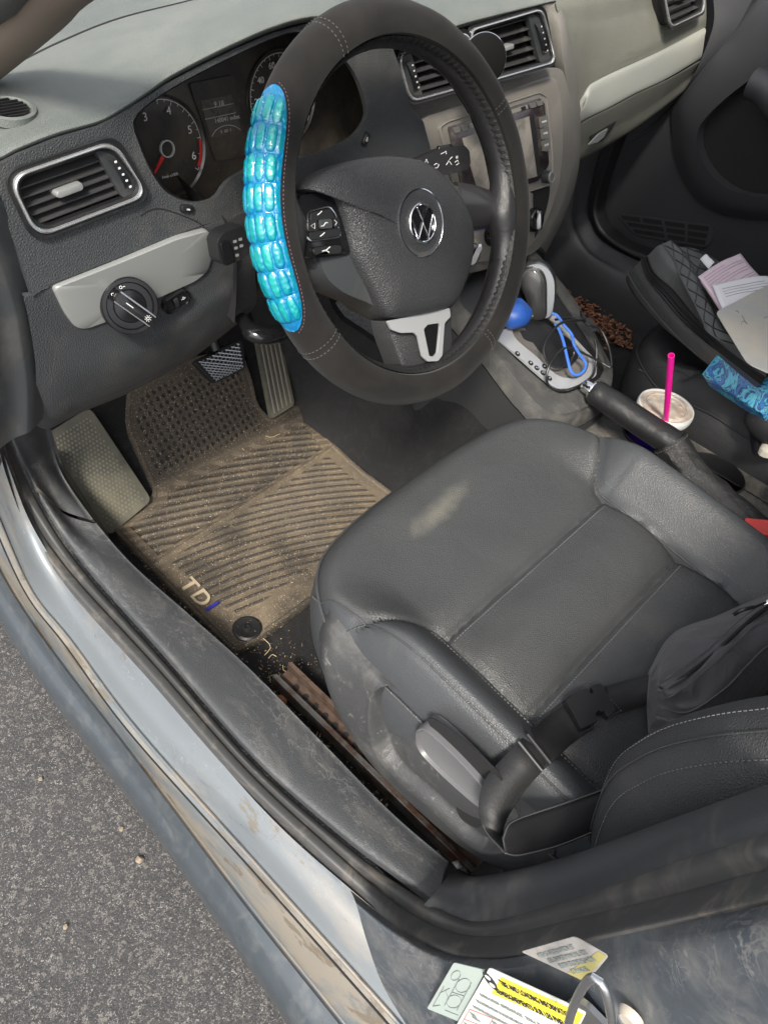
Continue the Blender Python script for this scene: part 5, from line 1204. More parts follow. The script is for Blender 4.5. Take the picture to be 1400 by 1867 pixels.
# left spoke: button pod
dome_w([(536, 372), (545, 356), (590, 348), (604, 356), (620, 400), (638, 458), (630, 466), (560, 472), (548, 466), (546, 430)], .004, [(1.0, -.02), (1.0, 0), (.98, .003), (.9, .004)], 'button_pod', GLB, 100, .004)
WH = .0088
def wb(px, name, mat, h=WH, d=.0016, r=.002, par=sw):
    mb = MB(); mb.prism(rloop(WP(px, h), r, 3), wn * d); return mb.build(name, mat, par, bevel=.0005)
fr1 = WP([(562, 386), (600, 376), (612, 392), (621, 432), (566, 440), (558, 432)], WH)
mb = MB(); mb.tube(rloop(fr1, .004, 4), .0011, 6, closed=True); pb_ = mb.build('button_frame', CHR, sw)
wb([(565, 388), (600, 379), (610, 398), (564, 404)], 'switch_button', BLK); wb([(562, 424), (618, 416), (619, 430), (565, 438)], 'switch_button', BLK)
bA = wb([(560, 404), (577, 402), (578, 421), (561, 423)], 'switch_button', BLK, WH + .0004); wb([(606, 398), (616, 396), (619, 414), (608, 416)], 'switch_button', BLK, WH + .0004)
bB = wb([(580, 401), (602, 399), (603, 416), (581, 418)], 'switch_button', PLS, WH + .001, .003); bC = wb([(570, 452), (612, 447), (619, 449), (618, 462), (572, 466), (568, 460)], 'switch_button', BLK, WH, .0035, .004)
mb = MB()
for (x, y) in ((571, 412),): p = WP([(x - 4, y), (x + 3, y - 5), (x + 3, y + 5)], WH + .0032); mb.tube(p, .0003, 4, closed=True)
p = WP([(610, 401), (614, 406), (611, 411)], WH + .0032); mb.tube(p, .0003, 4)
p = WP([(586, 412), (590, 412), (594, 406), (598, 406)], WH + .0046); mb.tube(p, .0005, 4)
for (x, y) in ((583, 389), (588, 428)): mb.tube(WP([(x - 4, y + 3), (x, y), (x + 4, y - 4)], WH + .0026), .0005, 4)
mb.tube(WP([(588, 458), (594, 456), (600, 460)], WH + .0042), .0006, 4); mb.tube(WP([(594, 457), (602, 450)], WH + .0042), .0005, 4)
mb.build('symbol_mark', WHT, sw)
# right spoke
s0 = WP([(840, 330), (880, 338), (912, 352), (934, 372)], -.002); s1 = WP([(845, 424), (880, 420), (912, 414), (934, 412)], -.002)
rows = []
for t in [k / 14 for k in range(15)]:
    h = .014 * math.sin(math.pi * min(1, .08 + t * .92)) ** .7 - .012; rows.append([a.lerp(b, t) + wn * h for a, b in zip(cr(s0, 20), cr(s1, 20))])
mb = MB(); mb.grid(rows); mb.grid([[p - wn * .02 for p in rows[0]], rows[0]]); mb.grid([rows[-1], [p - wn * .025 for p in rows[-1]]]); mb.build('spoke', mk('satin_black_spoke', (.022, .022, .023), .32, coat=.15), sw)
# leather swelling where the spoke runs into the rim
def swell(ph0, wid, name):
    mb = MB(); rows = []
    for i in range(41):
        s = -1 + 2 * i / 40; ph = ph0 + s * wid; k = math.exp(-(s * 1.9) ** 2)
        rows.append([torus_pt(ph, math.radians(a), .0172 + .013 * k * math.sin(math.radians((a - 95) / 170 * 180)) ** 1.0, -.001, RW - .004) for a in range(95, 266, 10)])
    mb.grid(rows); mb.build(name, LEW, sw)
swell(math.radians(-1), .34, 'rim_swelling'); swell(math.radians(181), .3, 'rim_swelling')
# left spoke back, lower left web
dome_w([(540, 360), (560, 352), (640, 470), (665, 545), (640, 540), (600, 520), (560, 476), (546, 440)], -.010, [(1, -.02), (1, 0), (.9, .006)], 'spoke_web', PLS, 60)
# lower spoke with chrome fork
dome_w([(699, 584), (760, 580), (820, 562), (818, 600), (820, 660), (790, 672), (740, 674), (726, 668), (708, 620)], -.006, [(1, -.022), (1, .0), (.97, .005), (.9, .007)], 'lower_spoke', ABG, 60, .004)
FK = .006
mb = MB(); mb.prism(rloop(WP([(703, 585), (715, 583), (816, 561), (818, 577), (807, 589), (803, 648), (795, 658), (776, 659), (767, 650), (759, 614), (751, 606), (727, 607), (710, 601)], FK), .002, 3), wn * .003, [rloop(WP([(769, 600), (776, 592), (796, 589), (799, 595), (794, 643), (788, 650), (779, 649)], FK), .002, 3)]); fkc = mb.build('spoke_trim', mk('satin_chrome', (.42, .43, .44), .30, .45), sw, bevel=.0009)
mb = MB(); mb.prism(rloop(WP([(768, 596), (798, 588), (792, 645), (780, 649)], FK + .0008), .002), wn * .001); mb.build('trim_inlay', GLB, sw)
# ================================================================ column, stalks, ignition
colo = empty('steering_column', SW(0, 0, -.12), parent=CARO)
def sec(w, a, b, dy=0.): return [SW(a * abs(math.cos(q)) ** .6 * (1 if math.cos(q) > 0 else -1), dy + b * abs(math.sin(q)) ** .6 * (1 if math.sin(q) > 0 else -1), w) for q in [2 * math.pi * k / 40 for k in range(40)]]
mb = MB(); mb.grid([sec(-.035, .052, .05), sec(-.045, .058, .056), sec(-.09, .062, .062, -.005), sec(-.20, .066, .07, -.01), sec(-.30, .068, .07, -.01)], cv=True); mb.build('column_shroud', BLK, colo)
# wiper stalk
wa, wb_ = at(752, 300, y=.14), at(852, 286, y=.155); 
PW = V((-.25, .15, .63)); NW = V((-.25, -.9, .35)).normalized(); q = [on(a, b, PW, NW) for a, b in [(758, 290), (800, 272), (846, 264), (856, 275), (858, 300), (850, 310), (812, 320), (770, 300)]]
mb = MB(); mb.prism(rloop(q, .003), -NW * .012); ws = mb.build('wiper_stalk', BLK, colo, bevel=.002)
mb = MB(); mb.prism([on(a, b, PW, NW) - NW * .002 for a, b in [(800, 274), (803, 266), (826, 262), (830, 268)]], -NW * .006); mb.build('stalk_switch', GLB, ws, bevel=.001)
mb = MB(); 
for (pp) in ([(775, 296), (777, 290), (780, 297)], [(791, 301), (795, 298), (800, 300), (797, 306), (793, 306)], [(813, 301), (818, 293), (823, 300)], [(819, 291), (824, 286)], [(829, 296), (834, 292), (836, 298), (831, 301)], [(803, 281), (813, 276), (813, 281)]): mb.tube([on(a, b, PW, NW) + NW * .0003 for a, b in pp], .0004, 4)
mb.build('symbol_mark', WHT, ws); text('lettering', 'OFF', on(833, 287, PW, NW), (wb_ - wa).normalized(), NW.cross((wb_ - wa).normalized()), .0045, WHT, ws)
# turn signal stalk, at the left of the wheel
PT_ = V((-.52, .15, .6)); q = [on(a, b, PT_, NF) for a, b in [(396, 440), (408, 424), (440, 412), (470, 420), (474, 448), (446, 470), (412, 486), (402, 478)]]
mb = MB(); mb.prism(rloop(q, .004), -NF * .018); tsn = mb.build('turn_signal_stalk', BLK, colo, bevel=.003)
mb = MB(); mb.prism(rloop([on(a, b, PT_, NF) + NF * .0002 for a, b in [(398, 442), (414, 436), (424, 474), (408, 482)]], .003), NF * .004); mb.build('stalk_end', GLB, tsn, bevel=.001)
mb = MB()
for (x, y) in ((428, 440), (438, 436), (430, 452), (440, 448), (432, 465)): mb.prism([on(a, b, PT_, NF) + NF * .0004 for a, b in [(x - 3, y - 2), (x + 3, y - 3), (x + 3, y + 2), (x - 3, y + 3)]], NF * .0003)
mb.build('symbol_mark', GRN, tsn)
mb = MB(); mb.tube([on(470, 436, PT_, NF) - NF * .008, SW(-.05, 0, -.08)], .009, 12); mb.build('stalk_arm', BLK, tsn)
mb = MB(); mb.tube([on(770, 296, PW, NW) - NW * .006, SW(.05, .01, -.08)], .008, 12); mb.build('stalk_arm', BLK, ws)
# column adjuster lever
mb = MB(); mb.tube(cr([at(440, 580, y=.22), at(462, 606, y=.19), at(490, 612, y=.18), at(530, 600, y=.19)], 16), [.009] * 4 + [.013] * 8 + [.010] * 4, 14, flat=(Z, .8)); mb.build('adjuster_lever', GLB, colo)
# ignition and key
c = at(851, 462, y=.17); nI = V((-.35, -.85, .35)).normalized(); mb = MB(); mb.lathe([(.022, -.02), (.022, .004), (.019, .006), (.012, .004), (0, .004)], c, nI, 36); ig = mb.build('ignition_switch', BTN, CARO)
mb = MB(); uu = nI.orthogonal().normalized(); mb.dome(rrect(c + nI * .002, (Z + X * .4).normalized(), nI.cross(Z).normalized(), .017, .006, .005), nI, [(1, 0), (1, .02), (.8, .024)]); mb.build('key_head', CHR, ig)
mb = MB(); mb.lathe([(.0022, .0045), (0, .006)], c + V((.004, 0, -.018)), nI, 10); mb.build('orange_mark', mk('orange_dot', (.5, .12, .05), .5), ig)
# ================================================================ centre console
PCo = V((0, 0, .312)); NCo = V((0, -.42, 1)).normalized()
def CP(pts, h=0.): return [on(a, b, PCo + NCo * h, NCo) for a, b in pts]
con = empty('centre_console', (0, .05, .1), parent=CARO)
CTR = mk('console_frame_plastic', (.052, .052, .051), .52, grain=(620, .7, 'leather'), dust=[((.25, .24, .21), 30, .45, .75, .35)])
CSD = mk('console_side_plastic', (.028, .029, .031), .5, grain=(900, .3, 'leather'), dust=[(DU, 26, .6, .85, .25)])
co = [(800, 520), (840, 572), (870, 606), (893, 634), (935, 690), (975, 738), (1000, 754), (1035, 757), (1085, 736), (1110, 710), (1117, 684), (1112, 662), (1060, 565), (1012, 500), (965, 446), (940, 430), (880, 440)]
C3 = cr(CP(co), 120, True); cc = sum(C3, Vector()) / 120
cin = [(838, 540), (880, 590), (908, 622), (950, 664), (1000, 706), (1016, 716), (1036, 716), (1086, 694), (1098, 680), (1098, 660), (1050, 585), (1005, 520), (960, 466), (938, 452), (895, 460)]
I3 = cr(CP(cin, .001), 120, True)
mb = MB(); low = [V((p.x * 1.02 + (-.004 if p.x < 0 else .004), p.y - (.004 if p.y < .02 else 0), p.z - .030)) for p in C3]; low2 = [V((p.x * 1.06 + (-.010 if p.x < 0 else .008), p.y - (.008 if p.y < .02 else 0), .06)) for p in C3]
mb.grid([low, [a.lerp(b, .8) for a, b in zip(low, C3)], [p - NCo * .004 for p in C3], [a.lerp(b, .08) + NCo * .001 for a, b in zip(C3, I3)], [a.lerp(b, .5) + NCo * .002 for a, b in zip(C3, I3)], I3, [p - NCo * .004 for p in I3]], cv=True); mb.build('console_frame', CTR, con)
mb = MB(); mb.grid([low2, [a.lerp(b, .5) + V((0, 0, .0)) for a, b in zip(low2, low)], [p + V((0, 0, -.002)) for p in low]], cv=True); mb.build('console_side', CSD, con)
mb = MB(); mb.prism([p - NCo * .003 for p in I3], -NCo * .002); mb.build('console_well', BLK, con)
# shift gate plate
pl_ = [(900, 615), (918, 602), (940, 590), (975, 560), (1000, 562), (1023, 594), (1069, 644), (1086, 660), (1084, 688), (1060, 700), (1035, 710), (1016, 711), (1001, 704)]
ph_ = [(932, 602), (950, 588), (985, 575), (1010, 590), (1040, 620), (1066, 648), (1070, 668), (1058, 688), (1036, 692), (1010, 684), (975, 652), (940, 622)]
mb = MB(); mb.prism(rloop(CP(pl_, .000), .006), NCo * .0035, [cr(CP(ph_, .0), 50, True)]); spl = mb.build('shift_plate', mk('plate_silver', (.50, .51, .52), .30, .45, dust=((.45, .42, .36), 14, .5, .8, .3)), con, bevel=.0008)
for s_, px, py in (('P', 943, 645), ('R', 967, 662), ('N', 978, 671), ('D', 989, 680), ('S', 1001, 690), ('+', 992, 668)):
    c = CP([(px, py)], .0036)[0]; mb = MB(); mb.lathe([(.0046, 0), (.0046, .0006), (0, .0008)], c, NCo, 24); m_ = mb.build('gear_mark', BLK, spl)
    text('lettering', s_, c + NCo * .0006, (X * .75 - Y * .65), Z, .0062, WHT, m_)
# gear lever
gl_ = empty('gear_lever', CP([(1000, 640)])[0], parent=CARO)
base = cr(CP(ph_, .003), 48, True); ctop = at(986, 580, y=.105); ax = V((-.05, -.12, 1)).normalized()
ring = lambda k, r, h: [ctop + ax * h + (X * math.cos(q) + Y * math.sin(q)) * r for q in [2 * math.pi * j / 48 + k for j in range(48)]]
# match start angle of ring to base order
b0_ = base[0] - sum(base, Vector()) / 48; a0_ = math.atan2(b0_.y, b0_.x); sgn = 1 if (base[1] - base[0]).cross(base[2] - base[0]).z > 0 else -1
b_c = sum(base, Vector()) / 48
sgn = 1 if (base[0] - b_c).cross(base[8] - b_c).z > 0 else -1
RG = [ctop + (X * math.cos(a0_ + sgn * 2 * math.pi * j / 48) + Y * math.sin(a0_ + sgn * 2 * math.pi * j / 48)) * .019 for j in range(48)]
rows = []
for k in range(30):
    t = k / 29; r = []
    for j in range(48):
        p = base[j].lerp(RG[j], t ** .75); m_ = b_c.lerp(ctop, t ** .75); p = m_ + (p - m_) * (1 - .08 * math.sin(math.pi * t) + .16 * math.sin(t * 22 + noise.noise(V((j * .25, t * 3, 1))) * 4) * math.sin(math.pi * t))
        p.z = base[j].z + (ctop.z - base[j].z) * (t ** 1.0); r.append(p)
    rows.append(r)
mb = MB(); mb.grid(rows, cv=True); mb.build('gaiter', mk('gaiter_leather', (.16, .148, .135), .40, grain=(700, .5, 'leather'), wave=(45, .6), dust=(DU, 40, .5, .85, .2)), gl_)
nk = V((-.84, -.46, .26)).normalized(); pk0 = at(984, 530, y=.115)
def KN(pts, h): return [on(a, b, pk0 + nk * h, nk) for a, b in pts]
ko = [(960, 482), (975, 477), (990, 480), (1004, 492), (1012, 512), (1012, 545), (1006, 576), (990, 583), (968, 579), (962, 548), (951, 518), (951, 497)]
mb = MB(); P = cr(KN(ko, 0), 60, True); mb.dome(P, nk, [(.0, -.036), (.8, -.036), (.95, -.032), (1.0, -.024), (1.0, -.004), (.97, .002), (.93, .004)]); mb.build('knob_spine', mk('knob_silver', (.30, .31, .32), .28, .9), gl_)
kl = [(950, 498), (958, 488), (974, 485), (989, 494), (996, 512), (997, 545), (994, 578), (968, 580), (960, 550), (950, 520)]
mb = MB(); P = cr(KN(kl, 0), 60, True); mb.dome(P, nk, [(1.02, -.01), (1.01, .004), (.96, .010), (.8, .0135), (.5, .015), (.2, .0155)]); mb.build('knob_leather', mk('knob_leather', (.035, .035, .034), .30, grain=(900, .2, 'leather'), coat=.2), gl_)
mb = MB(); P = cr(KN([(955, 500), (970, 492), (984, 500), (991, 516), (990, 540), (985, 553), (970, 548), (958, 525)], .0125), 50, True); mb.tube(P, .0006, 6, closed=True); mb.build('knob_seam', STI, gl_)
mb = MB(); mb.lathe([(.0195, -.010), (.0205, -.004), (.0205, .004), (.018, .006)], ctop, ax, 40); mb.build('knob_collar', CHR, gl_)
# blue pouch behind the lever
BLM = mk('blue_silicone', (.02, .09, .38), .42, grain=(900, .2, 'noise'))
c = CP([(938, 572)], .022)[0]; mb = MB(); rows = []
for i in range(15):
    a = math.pi * i / 14 - math.pi / 2; r = []
    for j in range(32):
        q = 2 * math.pi * j / 32; x_ = .030 * math.cos(a) ** .8 * math.cos(q); y_ = .026 * math.cos(a) ** .8 * math.sin(q); r.append(c + X * x_ + Y * y_ + Z * (.020 * math.sin(a) + .004 * noise.noise(V((x_ * 60, y_ * 60, 2)))))
    rows.append(r)
mb.grid(rows, cv=True); tag(mb.build('earphone_case', BLM), 'rounded bright blue soft case behind the gear lever, half hidden by the wheel', 'case')
# cables
def cable(name, pts, r, mat, label, cat='cable', h0=.03, ext=None):
    P = [CP([(880 + a / 5.6, 440 + b / 5.6)], h0 + (c if c else 0))[0] for a, b, c in pts]; mb = MB(); mb.tube(cr(P, len(P) * 8), r, 8); return tag(mb.build(name, mat), label, cat)
CBL = mk('cable_black', (.014, .014, .015), .4); CBB = mk('cable_blue', (.05, .17, .60), .45)
cb = cable('charging_cable', [(740, 800, 0), (900, 780, 0), (1040, 800, .012), (820, 825, .016), (700, 930, .01), (620, 1080, 0), (650, 1220, -.008), (760, 1290, -.012), (880, 1240, -.008), (930, 1130, 0), (880, 1090, .004), (800, 1110, .004), (700, 1230, 0), (650, 1370, -.012), (680, 1480, -.024), (800, 1525, -.024), (950, 1490, -.024), (1110, 1380, -.02), (1152, 1250, -.012), (1160, 1100, 0), (1140, 1000, .004)], .0021, CBL, 'thin black charging cable looped round the gear lever gaiter')
PL1 = CP([(880 + 1085 / 5.6, 440 + 870 / 5.6)], .034)[0]; d_ = (CP([(880 + 1140 / 5.6, 440 + 960 / 5.6)], .034)[0] - CP([(880 + 1030 / 5.6, 440 + 800 / 5.6)], .034)[0]).normalized(); s_ = NCo.cross(d_)
mb = MB(); mb.prism(rrect(PL1, d_, s_, .013, .007, .0015), NCo * .006); mb.build('plug', mk('plug_dark', (.03, .03, .032), .45), cb, bevel=.0008)
mb = MB()
for k in (-1, 1): mb.prism(rrect(PL1 + NCo * .0062 + s_ * .002 * k + d_ * .004, d_, s_, .0012, .0006, .0002, 1), NCo * .0002)
mb.build('plug_mark', WHT, cb)
cable('charging_cable', [(1000, 720, 0), (1010, 770, .004), (1040, 830, .008), (1120, 860, .012), (1200, 900, .01), (1270, 1040, .004), (1305, 1180, 0), (1302, 1285, -.004), (1200, 1230, -.008), (1080, 1170, -.004), (970, 1115, 0), (900, 1080, .004)], .0020, CBL, 'thin black cable looping over the right edge of the centre console')
cable('charging_cable', [(700, 735, .01), (760, 760, .012), (830, 860, .012), (905, 950, .010), (930, 1060, .006), (990, 1160, 0), (1045, 1240, -.004), (1030, 1320, -.006), (960, 1365, -.008), (900, 1330, -.006), (865, 1210, 0), (820, 1020, .006), (775, 900, .010), (735, 840, .012)], .0024, CBB, 'bright blue cable hanging in a long loop over the gaiter')
# rear tray with the two cup holders
tray = empty('console_tray', (.01, -.28, .2), parent=CARO)
TRM = mk('tray_plastic', (.050, .050, .049), .55, grain=(420, .5, 'leather'), dust=[((.30, .275, .23), 24, .42, .72, .5), ((.5, .46, .38), 120, .64, .72, .5)])
TZ = .238; HC = [(.085, -.142, .043), (.088, -.258, .044)]
def zt(x, y): return TZ + .012 * ss(-.10, .0, y)
out = rloop([V((-.112, .03, TZ)), V((.136, .03, TZ)), V((.136, -.62, TZ)), V((-.112, -.62, TZ))], .02)
holes = [[V((x + r * math.cos(q), y + r * math.sin(q) * 1.08, TZ)) for q in [2 * math.pi * k / 48 for k in range(48)]] for x, y, r in HC]
# the two openings overlap only by a bridge, so keep them apart
mb = MB(); mb.prism(out, V((0, 0, -.004)), holes); mb.prism([p + V((0, 0, -.0)) for p in []] or [V((-.112, .02, TZ - .004)), V((-.108, .02, TZ - .004)), V((-.108, -.62, TZ - .004)), V((-.112, -.62, TZ - .004))], V((0, 0, -.17))); mb.build('tray_top', TRM, tray)
for (x, y, r), h in zip(HC, holes):
    c = V((x, y, 0)); mb = MB(); S = lambda k, z: [V((x + (p.x - x) * k, y + (p.y - y) * k, z)) for p in h]
    mb.grid([S(1.06, TZ - .001), S(1.05, TZ + .003), S(1.01, TZ + .0045), S(.98, TZ + .001), S(.94, TZ - .055), S(.0, TZ - .057)], cv=True); mb.build('cup_holder', BLK, tray)
mb = MB(); c = at(1334, 862, z=TZ - .03); mb.box(c, V((.008, -.004, 0)), V((.002, .004, 0)), Z * .0015); tag(mb.build('paper_scrap', WHT), 'tiny white scrap inside the empty cup holder', 'paper')
# ---- drink
cup = empty('drink_cup', (.087, -.142, .19), 'purple takeaway cup with a clear domed lid and bright pink straw in the cup holder', 'cup'); cc = V((.087, -.142, 0))
CUPM = mk('purple_cup', (.035, .02, .30), .35, blotch=((.10, .02, .25), 25, .5, .6))
mb = MB(); mb.lathe([(.0, .184), (.033, .184), (.034, .188), (.0405, .292), (.0415, .294)], cc, Z, 56); mb.build('cup_body', CUPM, cup)
LID = mk('milky_lid', (.56, .50, .44), .22, coat=.5, trans=0, blotch=((.42, .33, .27), 30, .4, .6)); LDR = mk('clear_rim', (.70, .70, .68), .12, coat=.8)
mb = MB(); mb.lathe([(.0445, .286), (.0460, .290), (.0460, .298), (.0445, .3015), (.0425, .3015), (.0415, .299)], cc, Z, 64); lr = mb.build('lid_rim', LDR, cup)
mb = MB(); mb.lathe([(.0418, .2995), (.036, .2985), (.034, .3010), (.0325, .3015), (.031, .2995), (.022, .2990), (.015, .2995), (.013, .3005), (.006, .3005), (0, .3005)], cc, Z, 64); ld = mb.build('lid_top', LID, cup)
mb = MB()
for k in range(10):
    q = k * .628; p = cc + V((.0265 * math.cos(q), .0265 * math.sin(q), .2993)); mb.lathe([(.0042, -.001), (.0036, .0008), (.002, .0012), (0, .0008)], p, Z, 14)
mb.build('lid_emboss', LID, cup)
mb = MB(); p0 = on(1213, 766, V((0, 0, .3)), Z); p1 = at(1223, 648, y=p0.y + .012); ax_ = (p1 - p0).normalized(); mb.lathe([(.0045, -.02), (.0045, (p1 - p0).length), (.0036, (p1 - p0).length), (.0036, .0)], p0, ax_, 24); mb.build('straw', mk('pink_straw', (.85, .01, .32), .35, coat=.2), cup)
# ---- handbrake
hb = empty('handbrake', (0, -.35, .24), parent=CARO); A = lambda px, py, x=0.: at(px, py, x=x)
g = [A(1082, 713), A(1120, 738), A(1170, 772), A(1232, 812)]
mb = MB(); mb.tube(cr(g, 24), [.0185] + [.0205] * 4 + [.0215] * 14 + [.022] * 5, 24, flat=(Z, .95)); mb.build('handbrake_grip', LEW, hb)
d_ = (g[0] - g[1]).normalized(); mb = MB(); mb.lathe([(.0150, -.004), (.0155, .003), (.0135, .004), (.011, .004), (.011, .017), (.009, .020), (0, .020)], g[0], d_, 32); mb.build('release_button', CHR, hb)
bt = [A(1220, 805), A(1238, 834), A(1264, 870), A(1302, 908), A(1348, 950), A(1400, 996)]
n = 50; P = cr(bt, n); rows = []
for i in range(n):
    t = i / (n - 1); T_ = (P[min(n - 1, i + 1)] - P[max(0, i - 1)]).normalized(); u_ = X; w_ = T_.cross(u_).normalized(); r = []
    for j in range(32):
        q = 2 * math.pi * j / 32; rr = .0235 + .006 * t + .0016 * noise.noise(V((math.cos(q) * 2.2, math.sin(q) * 2.2, t * 9))) * 2 + (.002 * math.exp(-(t / .03) ** 2)); r.append(P[i] + (u_ * math.cos(q) * 1.05 + w_ * math.sin(q)) * rr)
    rows.append(r)
mb = MB(); mb.grid(rows, cv=True); mb.build('handbrake_gaiter', mk('handbrake_leather', (.020, .020, .021), .42, grain=(800, .5, 'leather'), wave=(30, .4)), hb)
mb = MB(); stitches([P[1] + (X * math.cos(q) * 1.05 + (P[2] - P[0]).normalized().cross(X) * math.sin(q)) * .0258 for q in [2 * math.pi * j / 40 for j in range(41)]], mb, .0045, r=.0004); mb.build('gaiter_stitching', STI, hb)
# ---- seat belt buckle
bq = [at(a, b, z=.335) for a, b in [(1341, 966), (1354, 942), (1440, 950), (1425, 984)]]
mb = MB(); mb.prism(rloop([p - Z * .004 for p in bq], .003), V((.004, .004, -.085))); bk_ = mb.build('belt_buckle', BLK, CARO, bevel=.002)
c = sum(bq, Vector()) / 4; mb = MB(); mb.prism(rloop([c + (p - c) * .86 - Z * .004 for p in bq], .002), V((0, 0, .004))); mb.build('release_button', mk('buckle_red', (.50, .045, .04), .35), bk_, bevel=.001)
mb = MB(); mb.tube([c + V((.003, .004, -.08)), c + V((.0, .0, -.14))], .014, 8, flat=(Y, .4)); mb.build('buckle_stalk', BLK, bk_)

# ================================================================ things on the passenger seat
BP = mk('black_faux_leather', (.085, .089, .088), .42, grain=(900, .25, 'leather'), wave=(16, .5)); BPQ = mk('quilted_faux_leather', (.085, .089, .087), .44, grain=(900, .25, 'leather'), wave=(22, .3))
Lz = lambda pts, z: AT(pts, z=z)
La = Lz([(1141, 512), (1150, 532), (1165, 553), (1200, 590), (1243, 622), (1285, 660), (1360, 715)], .348)
Lb = Lz([(1144, 500), (1160, 528), (1185, 560), (1222, 602), (1262, 640), (1300, 668), (1370, 715)], .372)
Lc = Lz([(1168, 474), (1180, 508), (1210, 546), (1246, 588), (1288, 626), (1314, 645), (1385, 700)], .408)
Ld = Lz([(1179, 468), (1192, 498), (1226, 530), (1256, 566), (1290, 604), (1320, 634), (1395, 690)], .424)
Le = Lz([(1207, 445), (1228, 476), (1240, 508), (1262, 550), (1280, 586), (1296, 612), (1390, 668)], .450)
Lf = Lz([(1232, 449), (1256, 470), (1276, 504), (1300, 550), (1320, 590), (1345, 620), (1430, 660)], .452)
Lg = Lz([(1262, 452), (1290, 470), (1322, 500), (1356, 530), (1400, 560), (1440, 590), (1480, 610)], .440)
Lh = Lz([(1272, 455), (1306, 474), (1345, 505), (1385, 530), (1430, 555), (1480, 585), (1520, 600)], .350)
bag = empty('backpack', (.42, -.02, .33), 'black faux leather backpack with a quilted top, lying on the passenger seat under the papers', 'backpack')
def endcap(ls): return ls
capc = V((La[0].x + .03, La[0].y - .01, .39))
mb = MB(); L_ = [La, [a.lerp(b, .5) + V((-.004, 0, 0)) for a, b in zip(La, Lb)], Lb, [a.lerp(b, .5) + V((-.005, -.002, .003)) for a, b in zip(Lb, Lc)], Lc]
mb.grid(loft(L_, 60, 28)); G2 = loft([Ld, [a.lerp(b, .5) + V((0, 0, .006)) for a, b in zip(Ld, Le)], Le], 60, 20); mb.grid(G2); mb.build('bag_side', BP, bag)
mb = MB(); G3 = loft([Le, [a.lerp(b, .5) + V((0, 0, .008)) for a, b in zip(Le, Lf)], Lf, Lg, Lh], 70, 40); mb.grid(G3); qp = mb.build('quilted_panel', BPQ, bag)
# left end of the bag
E_l = [l[0] for l in (La, Lb, Lc, Ld, Le, Lf, Lg, Lh)]; mb = MB(); e1 = cr(E_l, 30); ce = sum(E_l, Vector()) / 8 + V((.02, -.03, -.01)); mb.grid([e1, [p.lerp(ce, .3) for p in e1], [ce] * 30]); mb.build('bag_end', BP, bag)
# zip: recessed tape and two coil lines
mb = MB(); mb.grid(loft([Lc, [a.lerp(b, .5) + V((0, 0, -.005)) for a, b in zip(Lc, Ld)], Ld], 60, 10)); mb.build('zip_tape', mk('zip_tape_black', (.012, .012, .012), .7), bag)
mb = MB()
for k in (.35, .65): mb.tube(cr([a.lerp(b, k) + V((0, 0, -.001)) for a, b in zip(Lc, Ld)], 60), .0013, 6)
mb.tube(cr([p + V((0, 0, .001)) for p in Lc], 60), .0018, 6); mb.tube(cr([p + V((0, 0, .001)) for p in Ld], 60), .0018, 6); mb.build('zip', BLK, bag)
mb = MB(); mb.tube(cr([p + V((0, 0, .0008)) for p in Lb], 60), .0014, 6); mb.tube(cr([p + V((0, 0, .0012)) for p in Le], 60), .0012, 6); mb.build('bag_piping', BP, bag)
mb = MB(); nr, nc = len(G3), len(G3[0])
for s0 in range(-6, 16, 2):
    for sg in (1, -1):
        P = []
        for i in range(1, 34):
            j = (s0 * 4.5 + sg * i * 1.1) if sg > 0 else (s0 * 4.5 + 34 * 1.1 - i * 1.1)
            if 0 <= j < nc - 1: a = int(j); P.append(G3[i][a].lerp(G3[i][a + 1], j - a) + V((0, 0, .0004)))
        if len(P) > 2: mb.tube(P, .0009, 5)
mb.build('quilting_seam', BLK, bag)
def sheet(name, q, mat, label, cat, h=.0006, bend=.004, par=None, nx=16, ny=16):
    rows = []
    for i in range(ny + 1):
        r = []
        for j in range(nx + 1):
            p = bil(q, j / nx, i / ny); r.append(p + Z * (bend * math.sin(math.pi * j / nx) + bend * .4 * noise.noise(V((p.x * 20, p.y * 20, 1)))))
        rows.append(r)
    mb = MB(); mb.grid(rows); o = mb.build(name, mat, par, solid=h)
    if label: tag(o, label, cat)
    return o, rows
def lines_on(rows, par, spec, mat, r=.0004, name='printed_line'):
    mb = MB(); n, m = len(rows) - 1, len(rows[0]) - 1
    def S(a, b):
        i, j = min(n - 1, int(b * n)), min(m - 1, int(a * m)); fi, fj = b * n - i, a * m - j
        return rows[i][j].lerp(rows[i][j + 1], fj).lerp(rows[i + 1][j].lerp(rows[i + 1][j + 1], fj), fi) + Z * .0005
    for a0, a1, b in spec: mb.tube([S(a0 + (a1 - a0) * k / 12, b) for k in range(13)], r, 4)
    return mb.build(name, mat, par)
PNK = mk('pink_paper', (.62, .50, .56), .8); WPA = mk('white_paper', (.68, .67, .69), .8); PRT = mk('print_purple', (.40, .26, .36), .8); PRG = mk('print_grey', (.30, .30, .33), .8)
o, r_ = sheet('receipt', Lz([(1272, 504), (1349, 462), (1392, 512), (1316, 566)], .476), PNK, 'folded pink printed receipt on the backpack, partly under a white sheet', 'receipt', bend=.005)
lines_on(r_, o, [(.06, .93, .12 + .075 * k) if k % 3 else (.06, .5, .12 + .075 * k) for k in range(11)], PRT, .00035)
o, _ = sheet('receipt', Lz([(1276, 512), (1330, 500), (1372, 560), (1316, 572)], .468), PNK, 'lower fold of pink paper peeking out beneath the printed receipt', 'receipt')
o, r_ = sheet('paper_sheet', Lz([(1298, 520), (1398, 503), (1470, 545), (1320, 572)], .484), WPA, 'white printed sheet lying between the pink receipt and the metal plate', 'paper', bend=.004)
